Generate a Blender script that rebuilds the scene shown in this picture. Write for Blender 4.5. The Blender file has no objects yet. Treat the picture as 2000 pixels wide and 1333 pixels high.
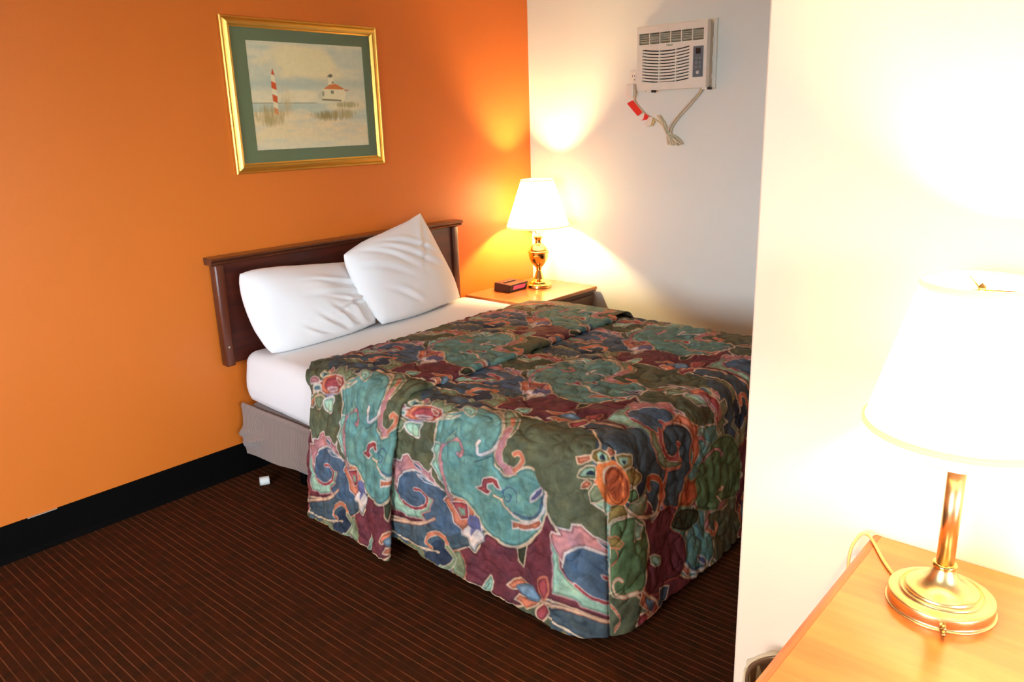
import bpy, bmesh, math, random
import numpy as np
from mathutils import Vector, Matrix

random.seed(4)
RNG = np.random.default_rng(7)
scene = bpy.context.scene
COL = scene.collection

# ------------------------------------------------------------------ camera
def setup_camera():
    yaw, pitch, roll = (math.radians(a) for a in (48.573, -15.578, -1.748))
    f = Vector((math.sin(yaw) * math.cos(pitch), math.cos(yaw) * math.cos(pitch), math.sin(pitch)))
    r = Vector((math.cos(yaw), -math.sin(yaw), 0))
    u = r.cross(f)
    r2 = r * math.cos(roll) + u * math.sin(roll)
    u2 = -r * math.sin(roll) + u * math.cos(roll)
    m = Matrix((r2, u2, -f)).transposed().to_4x4()
    m.translation = Vector((-3.6857, -3.061, 1.4775))
    cd = bpy.data.cameras.new('camera')
    cd.sensor_width = 36.0
    cd.lens = 1532.89 * 36.0 / 2000.0
    cd.clip_start = 0.02
    co = bpy.data.objects.new('camera', cd)
    co.matrix_world = m
    COL.objects.link(co)
    scene.camera = co
setup_camera()

# ------------------------------------------------------------------ world, lights, exposure
EXPOSURE = 0.15
SKY_STRENGTH = 29.0
LAMP_FAR_W = 66.0
LAMP_NEAR_W = 44.0
LAMP_COL = (1.0, 0.74, 0.37)

vs = scene.view_settings
vs.view_transform = 'Standard'
vs.look = 'None'
vs.gamma = 1.0
vs.use_curve_mapping = False
vs.exposure = EXPOSURE

w = bpy.data.worlds.new('overcast_sky')
scene.world = w
w.use_nodes = True
bg = w.node_tree.nodes['Background']
bg.inputs['Color'].default_value = (0.73, 0.87, 1.0, 1)
bg.inputs['Strength'].default_value = SKY_STRENGTH

# daylight comes in through two window openings: one in the left wall, one in the rear wall behind the camera
WX, WY0, WY1, WZ0, WZ1 = -5.8, -3.0, -1.3, 0.55, 1.95
VY, VX0, VX1, VZ0, VZ1 = -6.2, -5.2, -3.0, 0.60, 2.0
def portal(loc, rot, sx, sy):
    pd = bpy.data.lights.new('window_daylight', 'AREA')
    pd.shape = 'RECTANGLE'; pd.size = sx; pd.size_y = sy
    pd.cycles.is_portal = True
    po = bpy.data.objects.new('window_daylight', pd)
    po.location = loc; po.rotation_euler = rot
    COL.objects.link(po)
portal((WX - 0.06, (WY0 + WY1) / 2, (WZ0 + WZ1) / 2), (math.radians(90), 0, math.radians(-90)), WY1 - WY0, WZ1 - WZ0)
portal(((VX0 + VX1) / 2, VY - 0.06, (VZ0 + VZ1) / 2), (math.radians(90), 0, 0), VX1 - VX0, VZ1 - VZ0)

# ------------------------------------------------------------------ material helpers
def lin(r, g, b):
    def c(v):
        v /= 255.0
        return v / 12.92 if v <= 0.04045 else ((v + 0.055) / 1.055) ** 2.4
    return (c(r), c(g), c(b), 1.0)

class Mat:
    def __init__(self, name, color=(0.8, 0.8, 0.8, 1), rough=0.5, metal=0.0, spec=0.5):
        self.m = bpy.data.materials.new(name)
        self.m.use_nodes = True
        self.nt = self.m.node_tree
        self.b = self.nt.nodes['Principled BSDF']
        self.b.inputs['Base Color'].default_value = color
        self.b.inputs['Roughness'].default_value = rough
        self.b.inputs['Metallic'].default_value = metal
        self.b.inputs['Specular IOR Level'].default_value = spec
    def node(self, t, **kw):
        n = self.nt.nodes.new(t)
        for k, v in kw.items():
            if k in n.inputs: n.inputs[k].default_value = v
            else: setattr(n, k, v)
        return n
    def link(self, a, b): self.nt.links.new(a, b)
    def coord(self, kind='Object', scale=(1, 1, 1)):
        tc = self.node('ShaderNodeTexCoord')
        mp = self.node('ShaderNodeMapping')
        mp.inputs['Scale'].default_value = scale
        self.link(tc.outputs[kind], mp.inputs['Vector'])
        return mp.outputs['Vector']
    def noise(self, vec, scale, detail=4, rough=0.55):
        n = self.node('ShaderNodeTexNoise')
        n.inputs['Scale'].default_value = scale
        n.inputs['Detail'].default_value = detail
        n.inputs['Roughness'].default_value = rough
        self.link(vec, n.inputs['Vector'])
        return n.outputs['Fac']
    def ramp(self, fac, stops):
        r = self.node('ShaderNodeValToRGB')
        el = r.color_ramp.elements
        while len(el) < len(stops): el.new(0.5)
        for e, (p, c) in zip(el, stops):
            e.position = p; e.color = c
        self.link(fac, r.inputs['Fac'])
        return r.outputs['Color']
    def mix(self, fac, a, b, mode='MIX'):
        n = self.node('ShaderNodeMix', data_type='RGBA', blend_type=mode)
        for s, v in ((n.inputs[0], fac), (n.inputs[6], a), (n.inputs[7], b)):
            if hasattr(v, 'is_output'): self.link(v, s)
            else: s.default_value = v
        return n.outputs[2]
    def math(self, op, a, b=None, c=None):
        n = self.node('ShaderNodeMath', operation=op)
        for i, v in enumerate((a, b, c)):
            if v is None: continue
            if hasattr(v, 'is_output'): self.link(v, n.inputs[i])
            else: n.inputs[i].default_value = v
        return n.outputs[0]
    def base(self, sock): self.link(sock, self.b.inputs['Base Color'])
    def bump(self, h, strength=0.3, dist=0.002):
        n = self.node('ShaderNodeBump')
        n.inputs['Strength'].default_value = strength
        n.inputs['Distance'].default_value = dist
        self.link(h, n.inputs['Height'])
        self.link(n.outputs['Normal'], self.b.inputs['Normal'])

M = {}
def wall_paint(name, c1, c2, rough, spec=0.5, grain=0.25):
    k = Mat(name, rough=rough, spec=spec)
    v = k.coord()
    k.base(k.mix(k.noise(v, 1.3, 3), c1, c2))
    k.bump(k.noise(v, 160, 3, 0.6), grain, 0.0012)
    M[name] = k.m
wall_paint('orange_paint', lin(218, 115, 36), lin(212, 108, 31), 0.42, 0.45)
wall_paint('white_paint', lin(228, 230, 222), lin(222, 224, 214), 0.6, 0.35)
wall_paint('peach_paint', lin(232, 202, 174), lin(228, 197, 168), 0.6, 0.35)
wall_paint('ceiling_paint', lin(225, 222, 214), lin(220, 216, 208), 0.8, 0.2)

k = Mat('black_vinyl', lin(8, 6, 5), 0.8, 0, 0.06)
k.bump(k.noise(k.coord(), 60, 2), 0.1, 0.001); M['black_vinyl'] = k.m

# carpet: brown pile with fine broken pinkish stripes that run towards the bed wall
k = Mat('carpet', rough=0.95, spec=0.1)
v = k.coord()
sx = k.node('ShaderNodeSeparateXYZ'); k.link(v, sx.inputs[0])
wob = k.noise(v, 3.0, 2)
x = k.math('ADD', sx.outputs['X'], k.math('MULTIPLY', k.math('SUBTRACT', wob, 0.5), 0.006))
PITCH = 0.0262
fr = k.math('FRACT', k.math('DIVIDE', x, PITCH))
d = k.math('ABSOLUTE', k.math('SUBTRACT', fr, 0.5))
line = k.node('ShaderNodeMapRange'); line.inputs[1].default_value = 0.085; line.inputs[2].default_value = 0.03
line.clamp = True
k.link(d, line.inputs[0])
cell = k.math('FLOOR', k.math('DIVIDE', x, PITCH))
cv = k.node('ShaderNodeCombineXYZ')
k.link(k.math('MULTIPLY', cell, 7.31), cv.inputs[0]); k.link(k.math('MULTIPLY', sx.outputs['Y'], 5.0), cv.inputs[1])
dash = k.noise(cv.outputs[0], 1.0, 1)
dashr = k.node('ShaderNodeMapRange'); dashr.inputs[1].default_value = 0.36; dashr.inputs[2].default_value = 0.56
k.link(dash, dashr.inputs[0])
mask = k.math('MULTIPLY', line.outputs[0], k.math('MULTIPLY_ADD', dashr.outputs[0], 0.7, 0.18))
blot = k.noise(v, 22.0, 4, 0.6)
basec = k.mix(k.ramp(blot, [(0.35, (0, 0, 0, 1)), (0.65, (1, 1, 1, 1))]), lin(56, 31, 6), lin(80, 33, 7))
fine = k.noise(v, 420.0, 2, 0.7)
basec = k.mix(k.math('MULTIPLY', fine, 0.5), basec, lin(34, 16, 6))
k.base(k.mix(mask, basec, lin(124, 70, 44)))
k.bump(fine, 0.6, 0.004)
M['carpet'] = k.m

def wood(name, c1, c2, c3, rough, axis='X', coat=0.0, ring=9.0):
    k = Mat(name, rough=rough)
    sc = {'X': (0.9, 14, 14), 'Y': (14, 0.9, 14), 'Z': (14, 14, 0.9)}[axis]
    v = k.coord('Object', sc)
    n1 = k.noise(v, 2.2, 6, 0.6)
    n2 = k.noise(v, ring, 3, 0.7)
    col = k.ramp(n1, [(0.3, c1), (0.52, c2), (0.72, c3)])
    k.base(k.mix(k.math('MULTIPLY', n2, 0.45), col, c1))
    k.b.inputs['Coat Weight'].default_value = coat
    k.b.inputs['Coat Roughness'].default_value = 0.12
    k.bump(n2, 0.08, 0.001)
    M[name] = k.m
wood('mahogany_x', lin(52, 18, 12), lin(78, 28, 17), lin(92, 36, 20), 0.38, 'X', 0.25)
wood('mahogany_z', lin(64, 26, 14), lin(96, 42, 22), lin(116, 56, 30), 0.36, 'Z', 0.3)
wood('mahogany_cap', lin(58, 26, 15), lin(92, 46, 26), lin(110, 58, 32), 0.3, 'X', 0.4)
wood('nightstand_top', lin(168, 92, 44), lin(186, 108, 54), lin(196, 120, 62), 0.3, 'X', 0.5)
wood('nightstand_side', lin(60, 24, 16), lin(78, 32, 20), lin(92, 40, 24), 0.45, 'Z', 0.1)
wood('oak_top', lin(170, 92, 40), lin(190, 108, 48), lin(202, 120, 56), 0.22, 'Y', 0.35, 5.0)
wood('oak_edge', lin(150, 72, 26), lin(170, 86, 32), lin(184, 98, 40), 0.3, 'X', 0.3)

k = Mat('sheet_cotton', lin(238, 234, 232), 0.85, spec=0.2)
v = k.coord(); k.b.inputs['Sheen Weight'].default_value = 0.2
k.bump(k.noise(v, 700, 2), 0.12, 0.0006); M['sheet_cotton'] = k.m
k = Mat('pillow_cotton', lin(242, 238, 236), 0.85, spec=0.2)
v = k.coord(); k.b.inputs['Sheen Weight'].default_value = 0.2
k.bump(k.noise(v, 600, 2), 0.12, 0.0006); M['pillow_cotton'] = k.m

k = Mat('taupe_ribbed_fabric', rough=0.8, spec=0.25)
v = k.coord()
s = k.node('ShaderNodeSeparateXYZ'); k.link(v, s.inputs[0])
rib = k.math('FRACT', k.math('MULTIPLY', k.math('ADD', s.outputs['X'], s.outputs['Y']), 1 / 0.0105))
ribm = k.math('ABSOLUTE', k.math('SUBTRACT', rib, 0.5))
k.base(k.mix(k.math('MULTIPLY', ribm, 1.6), lin(126, 106, 98), lin(160, 140, 128)))
k.bump(ribm, 0.5, 0.002); k.b.inputs['Sheen Weight'].default_value = 0.3
M['taupe_ribbed_fabric'] = k.m

def metal(name, c, rough, var=0.06):
    k = Mat(name, c, rough, 1.0)
    v = k.coord()
    n = k.noise(v, 40, 4)
    k.link(k.math('MULTIPLY_ADD', n, var, rough - var / 2), k.b.inputs['Roughness'])
    M[name] = k.m
metal('polished_brass', lin(226, 184, 108), 0.13)
metal('aged_brass', lin(206, 160, 92), 0.3, 0.12)
metal('satin_brass', lin(228, 196, 138), 0.3, 0.1)
metal('gold_leaf', lin(232, 186, 92), 0.36, 0.15)
metal('grey_steel', lin(150, 146, 138), 0.45)
metal('black_iron', lin(30, 28, 27), 0.55)

def plain(name, c, rough=0.5, spec=0.5, nscale=30, amt=0.06):
    k = Mat(name, c, rough, 0, spec)
    v = k.coord()
    dark = tuple(x * (1 - amt * 2) for x in c[:3]) + (1,)
    k.base(k.mix(k.noise(v, nscale, 3), c, dark))
    M[name] = k.m
    return k
plain('ac_plastic', lin(236, 230, 214), 0.4)
plain('ac_side', lin(206, 196, 172), 0.5)
plain('ac_recess', lin(52, 40, 26), 0.8)
plain('ac_vent_recess', lin(120, 108, 76), 0.8)
plain('ac_control', lin(96, 106, 112), 0.35)
plain('ac_key', lin(122, 126, 124), 0.4)
plain('ac_screen', lin(28, 26, 26), 0.2)
plain('button_silver', lin(190, 196, 196), 0.3)
plain('logo_green', lin(92, 120, 40), 0.5)
plain('outlet_white', lin(236, 230, 216), 0.4)
plain('dark_slot', lin(30, 24, 20), 0.7)
plain('cord_white', lin(216, 204, 172), 0.5)
plain('cord_beige', lin(214, 170, 96), 0.45)
plain('tag_red', lin(226, 40, 26), 0.5)
plain('tag_white', lin(228, 220, 204), 0.6)
plain('tag_yellow', lin(220, 190, 120), 0.6)
plain('clock_black', lin(34, 32, 36), 0.35)
plain('clock_top', lin(52, 46, 46), 0.4)
plain('cap_white', lin(232, 228, 220), 0.4)
plain('paint_chip', lin(190, 170, 150), 0.7)
plain('mat_board', lin(118, 128, 92), 0.9, 0.1, 220, 0.08)
plain('bin_brown', lin(74, 50, 34), 0.4)
plain('porcelain_white', lin(240, 236, 226), 0.35)
plain('window_frame_white', lin(230, 230, 226), 0.45)
plain('asphalt', lin(70, 68, 66), 0.9)
plain('seam_thread', lin(60, 70, 60), 0.9)
k = Mat('clock_display', lin(60, 10, 14), 0.3)
k.b.inputs['Emission Color'].default_value = lin(255, 74, 96); k.b.inputs['Emission Strength'].default_value = 0.75
M['clock_display'] = k.m
k = Mat('bulb_glass', lin(255, 244, 220), 0.4)
k.b.inputs['Emission Color'].default_value = (1.0, 0.72, 0.36, 1); k.b.inputs['Emission Strength'].default_value = 12
M['bulb_glass'] = k.m

def shade_mat(name, c, rib):
    m = bpy.data.materials.new(name); m.use_nodes = True
    nt = m.node_tree; nt.nodes.clear()
    out = nt.nodes.new('ShaderNodeOutputMaterial')
    mixn = nt.nodes.new('ShaderNodeMixShader'); mixn.inputs[0].default_value = 0.5
    df = nt.nodes.new('ShaderNodeBsdfDiffuse'); df.inputs[0].default_value = c
    tr = nt.nodes.new('ShaderNodeBsdfTranslucent')
    tc = nt.nodes.new('ShaderNodeTexCoord'); no = nt.nodes.new('ShaderNodeTexNoise')
    no.inputs['Scale'].default_value = 220
    nt.links.new(tc.outputs['Object'], no.inputs['Vector'])
    mx = nt.nodes.new('ShaderNodeMix'); mx.data_type = 'RGBA'
    mx.inputs[6].default_value = c
    mx.inputs[7].default_value = tuple(x * 0.93 for x in c[:3]) + (1,)
    nt.links.new(no.outputs['Fac'], mx.inputs[0]); nt.links.new(mx.outputs[2], tr.inputs[0])
    nt.links.new(df.outputs[0], mixn.inputs[1]); nt.links.new(tr.outputs[0], mixn.inputs[2])
    nt.links.new(mixn.outputs[0], out.inputs[0])
    M[name] = m
shade_mat('lampshade_cloth', lin(244, 238, 226), 0)
shade_mat('lampshade_trim', lin(232, 206, 176), 0)

def glass_mat(name, tint, fac):
    m = bpy.data.materials.new(name); m.use_nodes = True
    nt = m.node_tree; nt.nodes.clear()
    out = nt.nodes.new('ShaderNodeOutputMaterial')
    mixn = nt.nodes.new('ShaderNodeMixShader')
    lw = nt.nodes.new('ShaderNodeLayerWeight'); lw.inputs[0].default_value = 0.5
    pw = nt.nodes.new('ShaderNodeMath'); pw.operation = 'POWER'; pw.inputs[1].default_value = 5.0
    ma = nt.nodes.new('ShaderNodeMath'); ma.operation = 'MULTIPLY_ADD'; ma.inputs[1].default_value = 0.8; ma.inputs[2].default_value = fac
    tr = nt.nodes.new('ShaderNodeBsdfTransparent'); tr.inputs[0].default_value = tint
    gl = nt.nodes.new('ShaderNodeBsdfGlossy'); gl.inputs['Roughness'].default_value = 0.03
    nt.links.new(lw.outputs['Facing'], pw.inputs[0]); nt.links.new(pw.outputs[0], ma.inputs[0]); nt.links.new(ma.outputs[0], mixn.inputs[0])
    nt.links.new(tr.outputs[0], mixn.inputs[1]); nt.links.new(gl.outputs[0], mixn.inputs[2])
    nt.links.new(mixn.outputs[0], out.inputs[0]); M[name] = m
glass_mat('picture_glass', (0.985, 0.99, 0.985, 1), 0.02)
glass_mat('window_glass', (0.98, 0.99, 0.99, 1), 0.02)
k = Mat('bag_plastic', lin(206, 190, 158), 0.25)
k.b.inputs['Alpha'].default_value = 0.35; k.bump(k.noise(k.coord(), 30, 4), 0.6, 0.01)
M['bag_plastic'] = k.m

def attr_mat(name, rough, mottle_scale, mottle, bump_scale=None, bump=0.0, spec=0.3, sheen=0.0):
    k = Mat(name, rough=rough, spec=spec)
    a = k.node('ShaderNodeAttribute'); a.attribute_name = 'print'
    v = k.coord()
    n = k.noise(v, mottle_scale, 6, 0.65)
    g = k.ramp(n, [(0.25, (1 - mottle,) * 3 + (1,)), (0.75, (1 + mottle,) * 3 + (1,))])
    # ramp colours above 1 are kept so the cloth mottling goes both ways
    k.base(k.mix(1.0, a.outputs['Color'], g, 'MULTIPLY'))
    if bump_scale:
        k.bump(k.noise(v, bump_scale, 4, 0.6), bump, 0.003)
    k.b.inputs['Sheen Weight'].default_value = sheen
    M[name] = k.m
attr_mat('printed_quilt', 0.72, 26, 0.5, 110, 0.45, 0.25)
attr_mat('watercolour_print', 0.8, 60, 0.06, None, 0, 0.2)

# ------------------------------------------------------------------ object helpers
def link(name, me, mat, parent=None, smooth=False):
    o = bpy.data.objects.new(name, me)
    if mat is not None and not me.materials: me.materials.append(M[mat] if isinstance(mat, str) else mat)
    COL.objects.link(o)
    if parent is not None: o.parent = parent
    if smooth:
        me.polygons.foreach_set('use_smooth', [True] * len(me.polygons))
    return o
def tag(o, label, cat, group=None):
    o['label'] = label; o['category'] = cat
    if group: o['group'] = group
    return o
def struct(o): o['kind'] = 'structure'; return o
def empty(name, loc, label, cat, group=None):
    o = bpy.data.objects.new(name, None)
    o.location = loc; o.empty_display_size = 0.1
    COL.objects.link(o)
    return tag(o, label, cat, group)
def bm_mesh(name, bm):
    me = bpy.data.meshes.new(name); bm.normal_update(); bm.to_mesh(me); bm.free(); return me
def box_bm(lo, hi, bevel=0.0, seg=2, bm=None):
    b = bmesh.new()
    c = [(a + z) / 2 for a, z in zip(lo, hi)]; s = [z - a for a, z in zip(lo, hi)]
    bmesh.ops.create_cube(b, size=1.0, matrix=Matrix.Translation(c) @ Matrix.Diagonal((*s, 1)))
    if bevel > 0:
        bmesh.ops.bevel(b, geom=list(b.edges), offset=bevel, segments=seg, affect='EDGES', profile=0.5)
    if bm is not None:
        me = bpy.data.meshes.new('t'); b.to_mesh(me); b.free(); bm.from_mesh(me); bpy.data.meshes.remove(me); return bm
    return b
def box(name, lo, hi, mat, parent=None, bevel=0.0, seg=2, smooth=False, off=(0, 0, 0)):
    lo = tuple(a - b for a, b in zip(lo, off)); hi = tuple(a - b for a, b in zip(hi, off))
    return link(name, bm_mesh(name, box_bm(lo, hi, bevel, seg)), mat, parent, smooth)
def boxes(name, lst, mat, parent=None, bevel=0.0):
    bm = bmesh.new()
    for lo, hi in lst: box_bm(lo, hi, bevel, 2, bm)
    return link(name, bm_mesh(name, bm), mat, parent)
def pydata(name, verts, faces):
    me = bpy.data.meshes.new(name); me.from_pydata([tuple(map(float, q)) for q in verts], [], faces); me.validate(); me.update(); return me
def lathe(name, prof, mat, parent=None, seg=48, cap=True, z0=0.0, smooth=True):
    vs_, fs = [], []
    for (r, z) in prof:
        for i in range(seg):
            a = 2 * math.pi * i / seg
            vs_.append((r * math.cos(a), r * math.sin(a), z + z0))
    n = len(prof)
    for j in range(n - 1):
        for i in range(seg):
            a, b = j * seg + i, j * seg + (i + 1) % seg
            fs.append((a, b, b + seg, a + seg))
    if cap:
        if prof[0][0] > 1e-4: fs.append(tuple(reversed(range(seg))))
        if prof[-1][0] > 1e-4: fs.append(tuple((n - 1) * seg + i for i in range(seg)))
    return link(name, pydata(name, vs_, fs), mat, parent, smooth)
def smooth_prof(pts, n=6):
    out = []
    P = [pts[0]] + list(pts) + [pts[-1]]
    for i in range(1, len(P) - 2):
        p0, p1, p2, p3 = (np.array(P[j], float) for j in (i - 1, i, i + 1, i + 2))
        for k_ in range(n):
            t = k_ / n
            q = 0.5 * ((2 * p1) + (-p0 + p2) * t + (2 * p0 - 5 * p1 + 4 * p2 - p3) * t * t + (-p0 + 3 * p1 - 3 * p2 + p3) * t ** 3)
            out.append(tuple(q))
    out.append(tuple(pts[-1]))
    return out
def tube(name, pts, r, mat, parent=None, seg=8, smooth_n=8, flat=1.0):
    P = [Vector(p) for p in (smooth_prof(pts, smooth_n) if smooth_n else pts)]
    vs_, fs = [], []
    up = Vector((0, 0, 1)); n = len(P)
    T = [(P[min(i + 1, n - 1)] - P[max(i - 1, 0)]).normalized() for i in range(n)]
    N = T[0].cross(up)
    if N.length < 1e-3: N = T[0].cross(Vector((1, 0, 0)))
    N.normalize()
    for i in range(n):
        N = (N - T[i] * N.dot(T[i])).normalized()
        B = T[i].cross(N)
        for j in range(seg):
            a = 2 * math.pi * j / seg
            vs_.append(P[i] + N * r * math.cos(a) + B * r * flat * math.sin(a))
    for i in range(n - 1):
        for j in range(seg):
            a, b = i * seg + j, i * seg + (j + 1) % seg
            fs.append((a, b, b + seg, a + seg))
    fs.append(tuple(reversed(range(seg)))); fs.append(tuple((n - 1) * seg + j for j in range(seg)))
    return link(name, pydata(name, vs_, fs), mat, parent, True)
def extrude_profile(name, prof, axis, a0, a1, mat, parent=None, smooth=False):
    """prof: closed list of (p, z) in the plane across `axis` ('x' -> (y,z), 'y' -> (x,z))."""
    vs_ = []
    for a in (a0, a1):
        for p, z in prof: vs_.append((a, p, z) if axis == 'x' else (p, a, z))
    n = len(prof)
    fs = [(i, (i + 1) % n, n + (i + 1) % n, n + i) for i in range(n)] + [tuple(reversed(range(n))), tuple(range(n, 2 * n))]
    me = pydata(name, vs_, fs)
    b = bmesh.new(); b.from_mesh(me); bmesh.ops.recalc_face_normals(b, faces=b.faces); b.to_mesh(me); b.free()
    return link(name, me, mat, parent, smooth)

def vnoise(x, y, scale, seed, octaves=3, gain=0.5):
    out = np.zeros_like(np.asarray(x, float)); amp = 1.0; tot = 0.0
    for o_ in range(octaves):
        g = np.random.default_rng(seed + o_ * 17).random((128, 128))
        fx = np.asarray(x) * scale * 2 ** o_; fy = np.asarray(y) * scale * 2 ** o_
        ix = np.floor(fx).astype(int); iy = np.floor(fy).astype(int)
        tx = fx - ix; ty = fy - iy
        tx = tx * tx * (3 - 2 * tx); ty = ty * ty * (3 - 2 * ty)
        a = g[ix % 128, iy % 128]; b = g[(ix + 1) % 128, iy % 128]
        c = g[ix % 128, (iy + 1) % 128]; d_ = g[(ix + 1) % 128, (iy + 1) % 128]
        out += amp * ((a * (1 - tx) + b * tx) * (1 - ty) + (c * (1 - tx) + d_ * tx) * ty)
        tot += amp; amp *= gain
    return out / tot - 0.5

def grid_mesh(name, grids, colors=None):
    """grids: list of (n,m,3) arrays; faces built per grid. colors: list of (n,m,3) linear rgb."""
    V, F, Cc, base = [], [], [], 0
    for gi, g in enumerate(grids):
        n, m = g.shape[:2]
        V.append(g.reshape(-1, 3))
        idx = np.arange(n * m).reshape(n, m) + base
        F.append(np.stack([idx[:-1, :-1], idx[1:, :-1], idx[1:, 1:], idx[:-1, 1:]], -1).reshape(-1, 4))
        if colors is not None: Cc.append(colors[gi].reshape(-1, 3))
        base += n * m
    V = np.concatenate(V); F = np.concatenate(F)
    me = bpy.data.meshes.new(name)
    me.vertices.add(len(V)); me.vertices.foreach_set('co', V.astype(np.float32).ravel())
    me.loops.add(F.size); me.loops.foreach_set('vertex_index', F.astype(np.int32).ravel())
    me.polygons.add(len(F))
    me.polygons.foreach_set('loop_start', np.arange(0, F.size, 4, dtype=np.int32))
    me.update(calc_edges=True)
    me.polygons.foreach_set('use_smooth', np.ones(len(F), bool))
    if colors is not None:
        Cc = np.concatenate(Cc)
        at = me.attributes.new('print', 'FLOAT_COLOR', 'POINT')
        at.data.foreach_set('color', np.concatenate([Cc, np.ones((len(Cc), 1))], 1).astype(np.float32).ravel())
    return me

def L3(c): return np.array(lin(*c)[:3])

# flat-print painter: shapes are closed outlines in cloth or paper units
def poly_sd(px, py, pts):
    """signed distance (negative inside) from points to a closed outline"""
    pts = np.asarray(pts, float); n = len(pts)
    d = np.full(px.shape, 1e9); inside = np.zeros(px.shape, bool)
    for i in range(n):
        a, b = pts[i], pts[(i + 1) % n]
        ex, ey = b - a
        wx, wy = px - a[0], py - a[1]
        t = np.clip((wx * ex + wy * ey) / (ex * ex + ey * ey + 1e-12), 0, 1)
        d = np.minimum(d, (wx - ex * t) ** 2 + (wy - ey * t) ** 2)
        cr = ((a[1] <= py) & (b[1] > py)) | ((b[1] <= py) & (a[1] > py))
        with np.errstate(divide='ignore', invalid='ignore'):
            xi = a[0] + (py - a[1]) * ex / (ey if abs(ey) > 1e-12 else 1e-12)
        inside ^= cr & (px < xi)
    d = np.sqrt(d)
    return np.where(inside, -d, d)
def line_d(px, py, pts):
    pts = np.asarray(pts, float); d = np.full(px.shape, 1e9)
    for i in range(len(pts) - 1):
        a, b = pts[i], pts[i + 1]
        ex, ey = b - a
        wx, wy = px - a[0], py - a[1]
        t = np.clip((wx * ex + wy * ey) / (ex * ex + ey * ey + 1e-12), 0, 1)
        d = np.minimum(d, (wx - ex * t) ** 2 + (wy - ey * t) ** 2)
    return np.sqrt(d)
def crom(pts, closed, n=4):
    """Catmull-Rom through the points"""
    pts = [np.array(p, float) for p in pts]; m = len(pts); out = []
    rng = range(m) if closed else range(m - 1)
    for i in rng:
        if closed: p0, p1, p2, p3 = pts[i - 1], pts[i], pts[(i + 1) % m], pts[(i + 2) % m]
        else: p0, p1, p2, p3 = pts[max(i - 1, 0)], pts[i], pts[i + 1], pts[min(i + 2, m - 1)]
        for k_ in range(n):
            t = k_ / n
            out.append(0.5 * (2 * p1 + (p2 - p0) * t + (2 * p0 - 5 * p1 + 4 * p2 - p3) * t * t + (3 * p1 - 3 * p2 + p3 - p0) * t ** 3))
    if not closed: out.append(pts[-1])
    return np.array(out)

# ------------------------------------------------------------------ the room
RXL, RYB, H = -5.8, -6.2, 2.45          # left wall, rear wall, ceiling height
PX, PY = -2.325, -2.46                  # partition corner
struct(box('floor', (RXL - 0.2, RYB - 0.2, -0.1), (0.2, 0.2, 0.0), 'carpet'))
struct(box('ceiling', (RXL - 0.2, RYB - 0.2, H), (0.2, 0.2, H + 0.1), 'ceiling_paint'))
struct(box('wall_back', (RXL - 0.2, 0.0, 0.0), (0.2, 0.15, H), 'orange_paint'))
struct(box('wall_right', (0.0, PY, 0.0), (0.15, 0.0, H), 'white_paint'))
struct(box('wall_partition', (PX, RYB, 0.0), (0.15, PY, H), 'peach_paint', bevel=0.004))
struct(boxes('wall_rear', [((RXL - 0.2, RYB - 0.15, 0), (VX0, RYB, H)), ((VX1, RYB - 0.15, 0), (PX, RYB, H)),
                           ((VX0, RYB - 0.15, 0), (VX1, RYB, VZ0)), ((VX0, RYB - 0.15, VZ1), (VX1, RYB, H))], 'white_paint'))
struct(boxes('wall_left', [((WX - 0.15, RYB, 0), (WX, WY0, H)), ((WX - 0.15, WY1, 0), (WX, 0, H)),
                           ((WX - 0.15, WY0, 0), (WX, WY1, WZ0)), ((WX - 0.15, WY0, WZ1), (WX, WY1, H))], 'white_paint'))
def window(name, to_world, w_, h_):
    """frame, sill and two panes built in (along, depth, up) and placed by to_world"""
    def B(n_, lo, hi, mat, par=None):
        a, b = to_world(lo), to_world(hi)
        lo2 = tuple(min(p, q) for p, q in zip(a, b)); hi2 = tuple(max(p, q) for p, q in zip(a, b))
        return (lo2, hi2) if n_ is None else box(n_, lo2, hi2, mat, par)
    m_ = w_ / 2
    fr = struct(boxes(name, [B(None, lo, hi, None) for lo, hi in (((0, 0.04, 0), (0.05, 0.12, h_)), ((w_ - 0.05, 0.04, 0), (w_, 0.12, h_)), ((0.05, 0.04, 0), (w_ - 0.05, 0.12, 0.05)),
                     ((0.05, 0.04, h_ - 0.05), (w_ - 0.05, 0.12, h_)), ((m_ - 0.025, 0.05, 0.05), (m_ + 0.025, 0.10, h_ - 0.05)))], 'window_frame_white'))
    B('window_sill', (-0.04, -0.06, -0.03), (w_ + 0.04, 0.04, 0.0), 'window_frame_white', fr)
    B('pane', (0.05, 0.078, 0.05), (m_ - 0.025, 0.083, h_ - 0.05), 'window_glass', fr)
    B('pane', (m_ + 0.025, 0.078, 0.05), (w_ - 0.05, 0.083, h_ - 0.05), 'window_glass', fr)
window('window_1', lambda p: (WX - p[1], WY0 + p[0], WZ0 + p[2]), WY1 - WY0, WZ1 - WZ0)
window('window_2', lambda p: (VX0 + p[0], VY - p[1], VZ0 + p[2]), VX1 - VX0, VZ1 - VZ0)
struct(box('ground_outside', (-20, -20, -0.4), (4, 6, -0.3), 'asphalt'))

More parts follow.
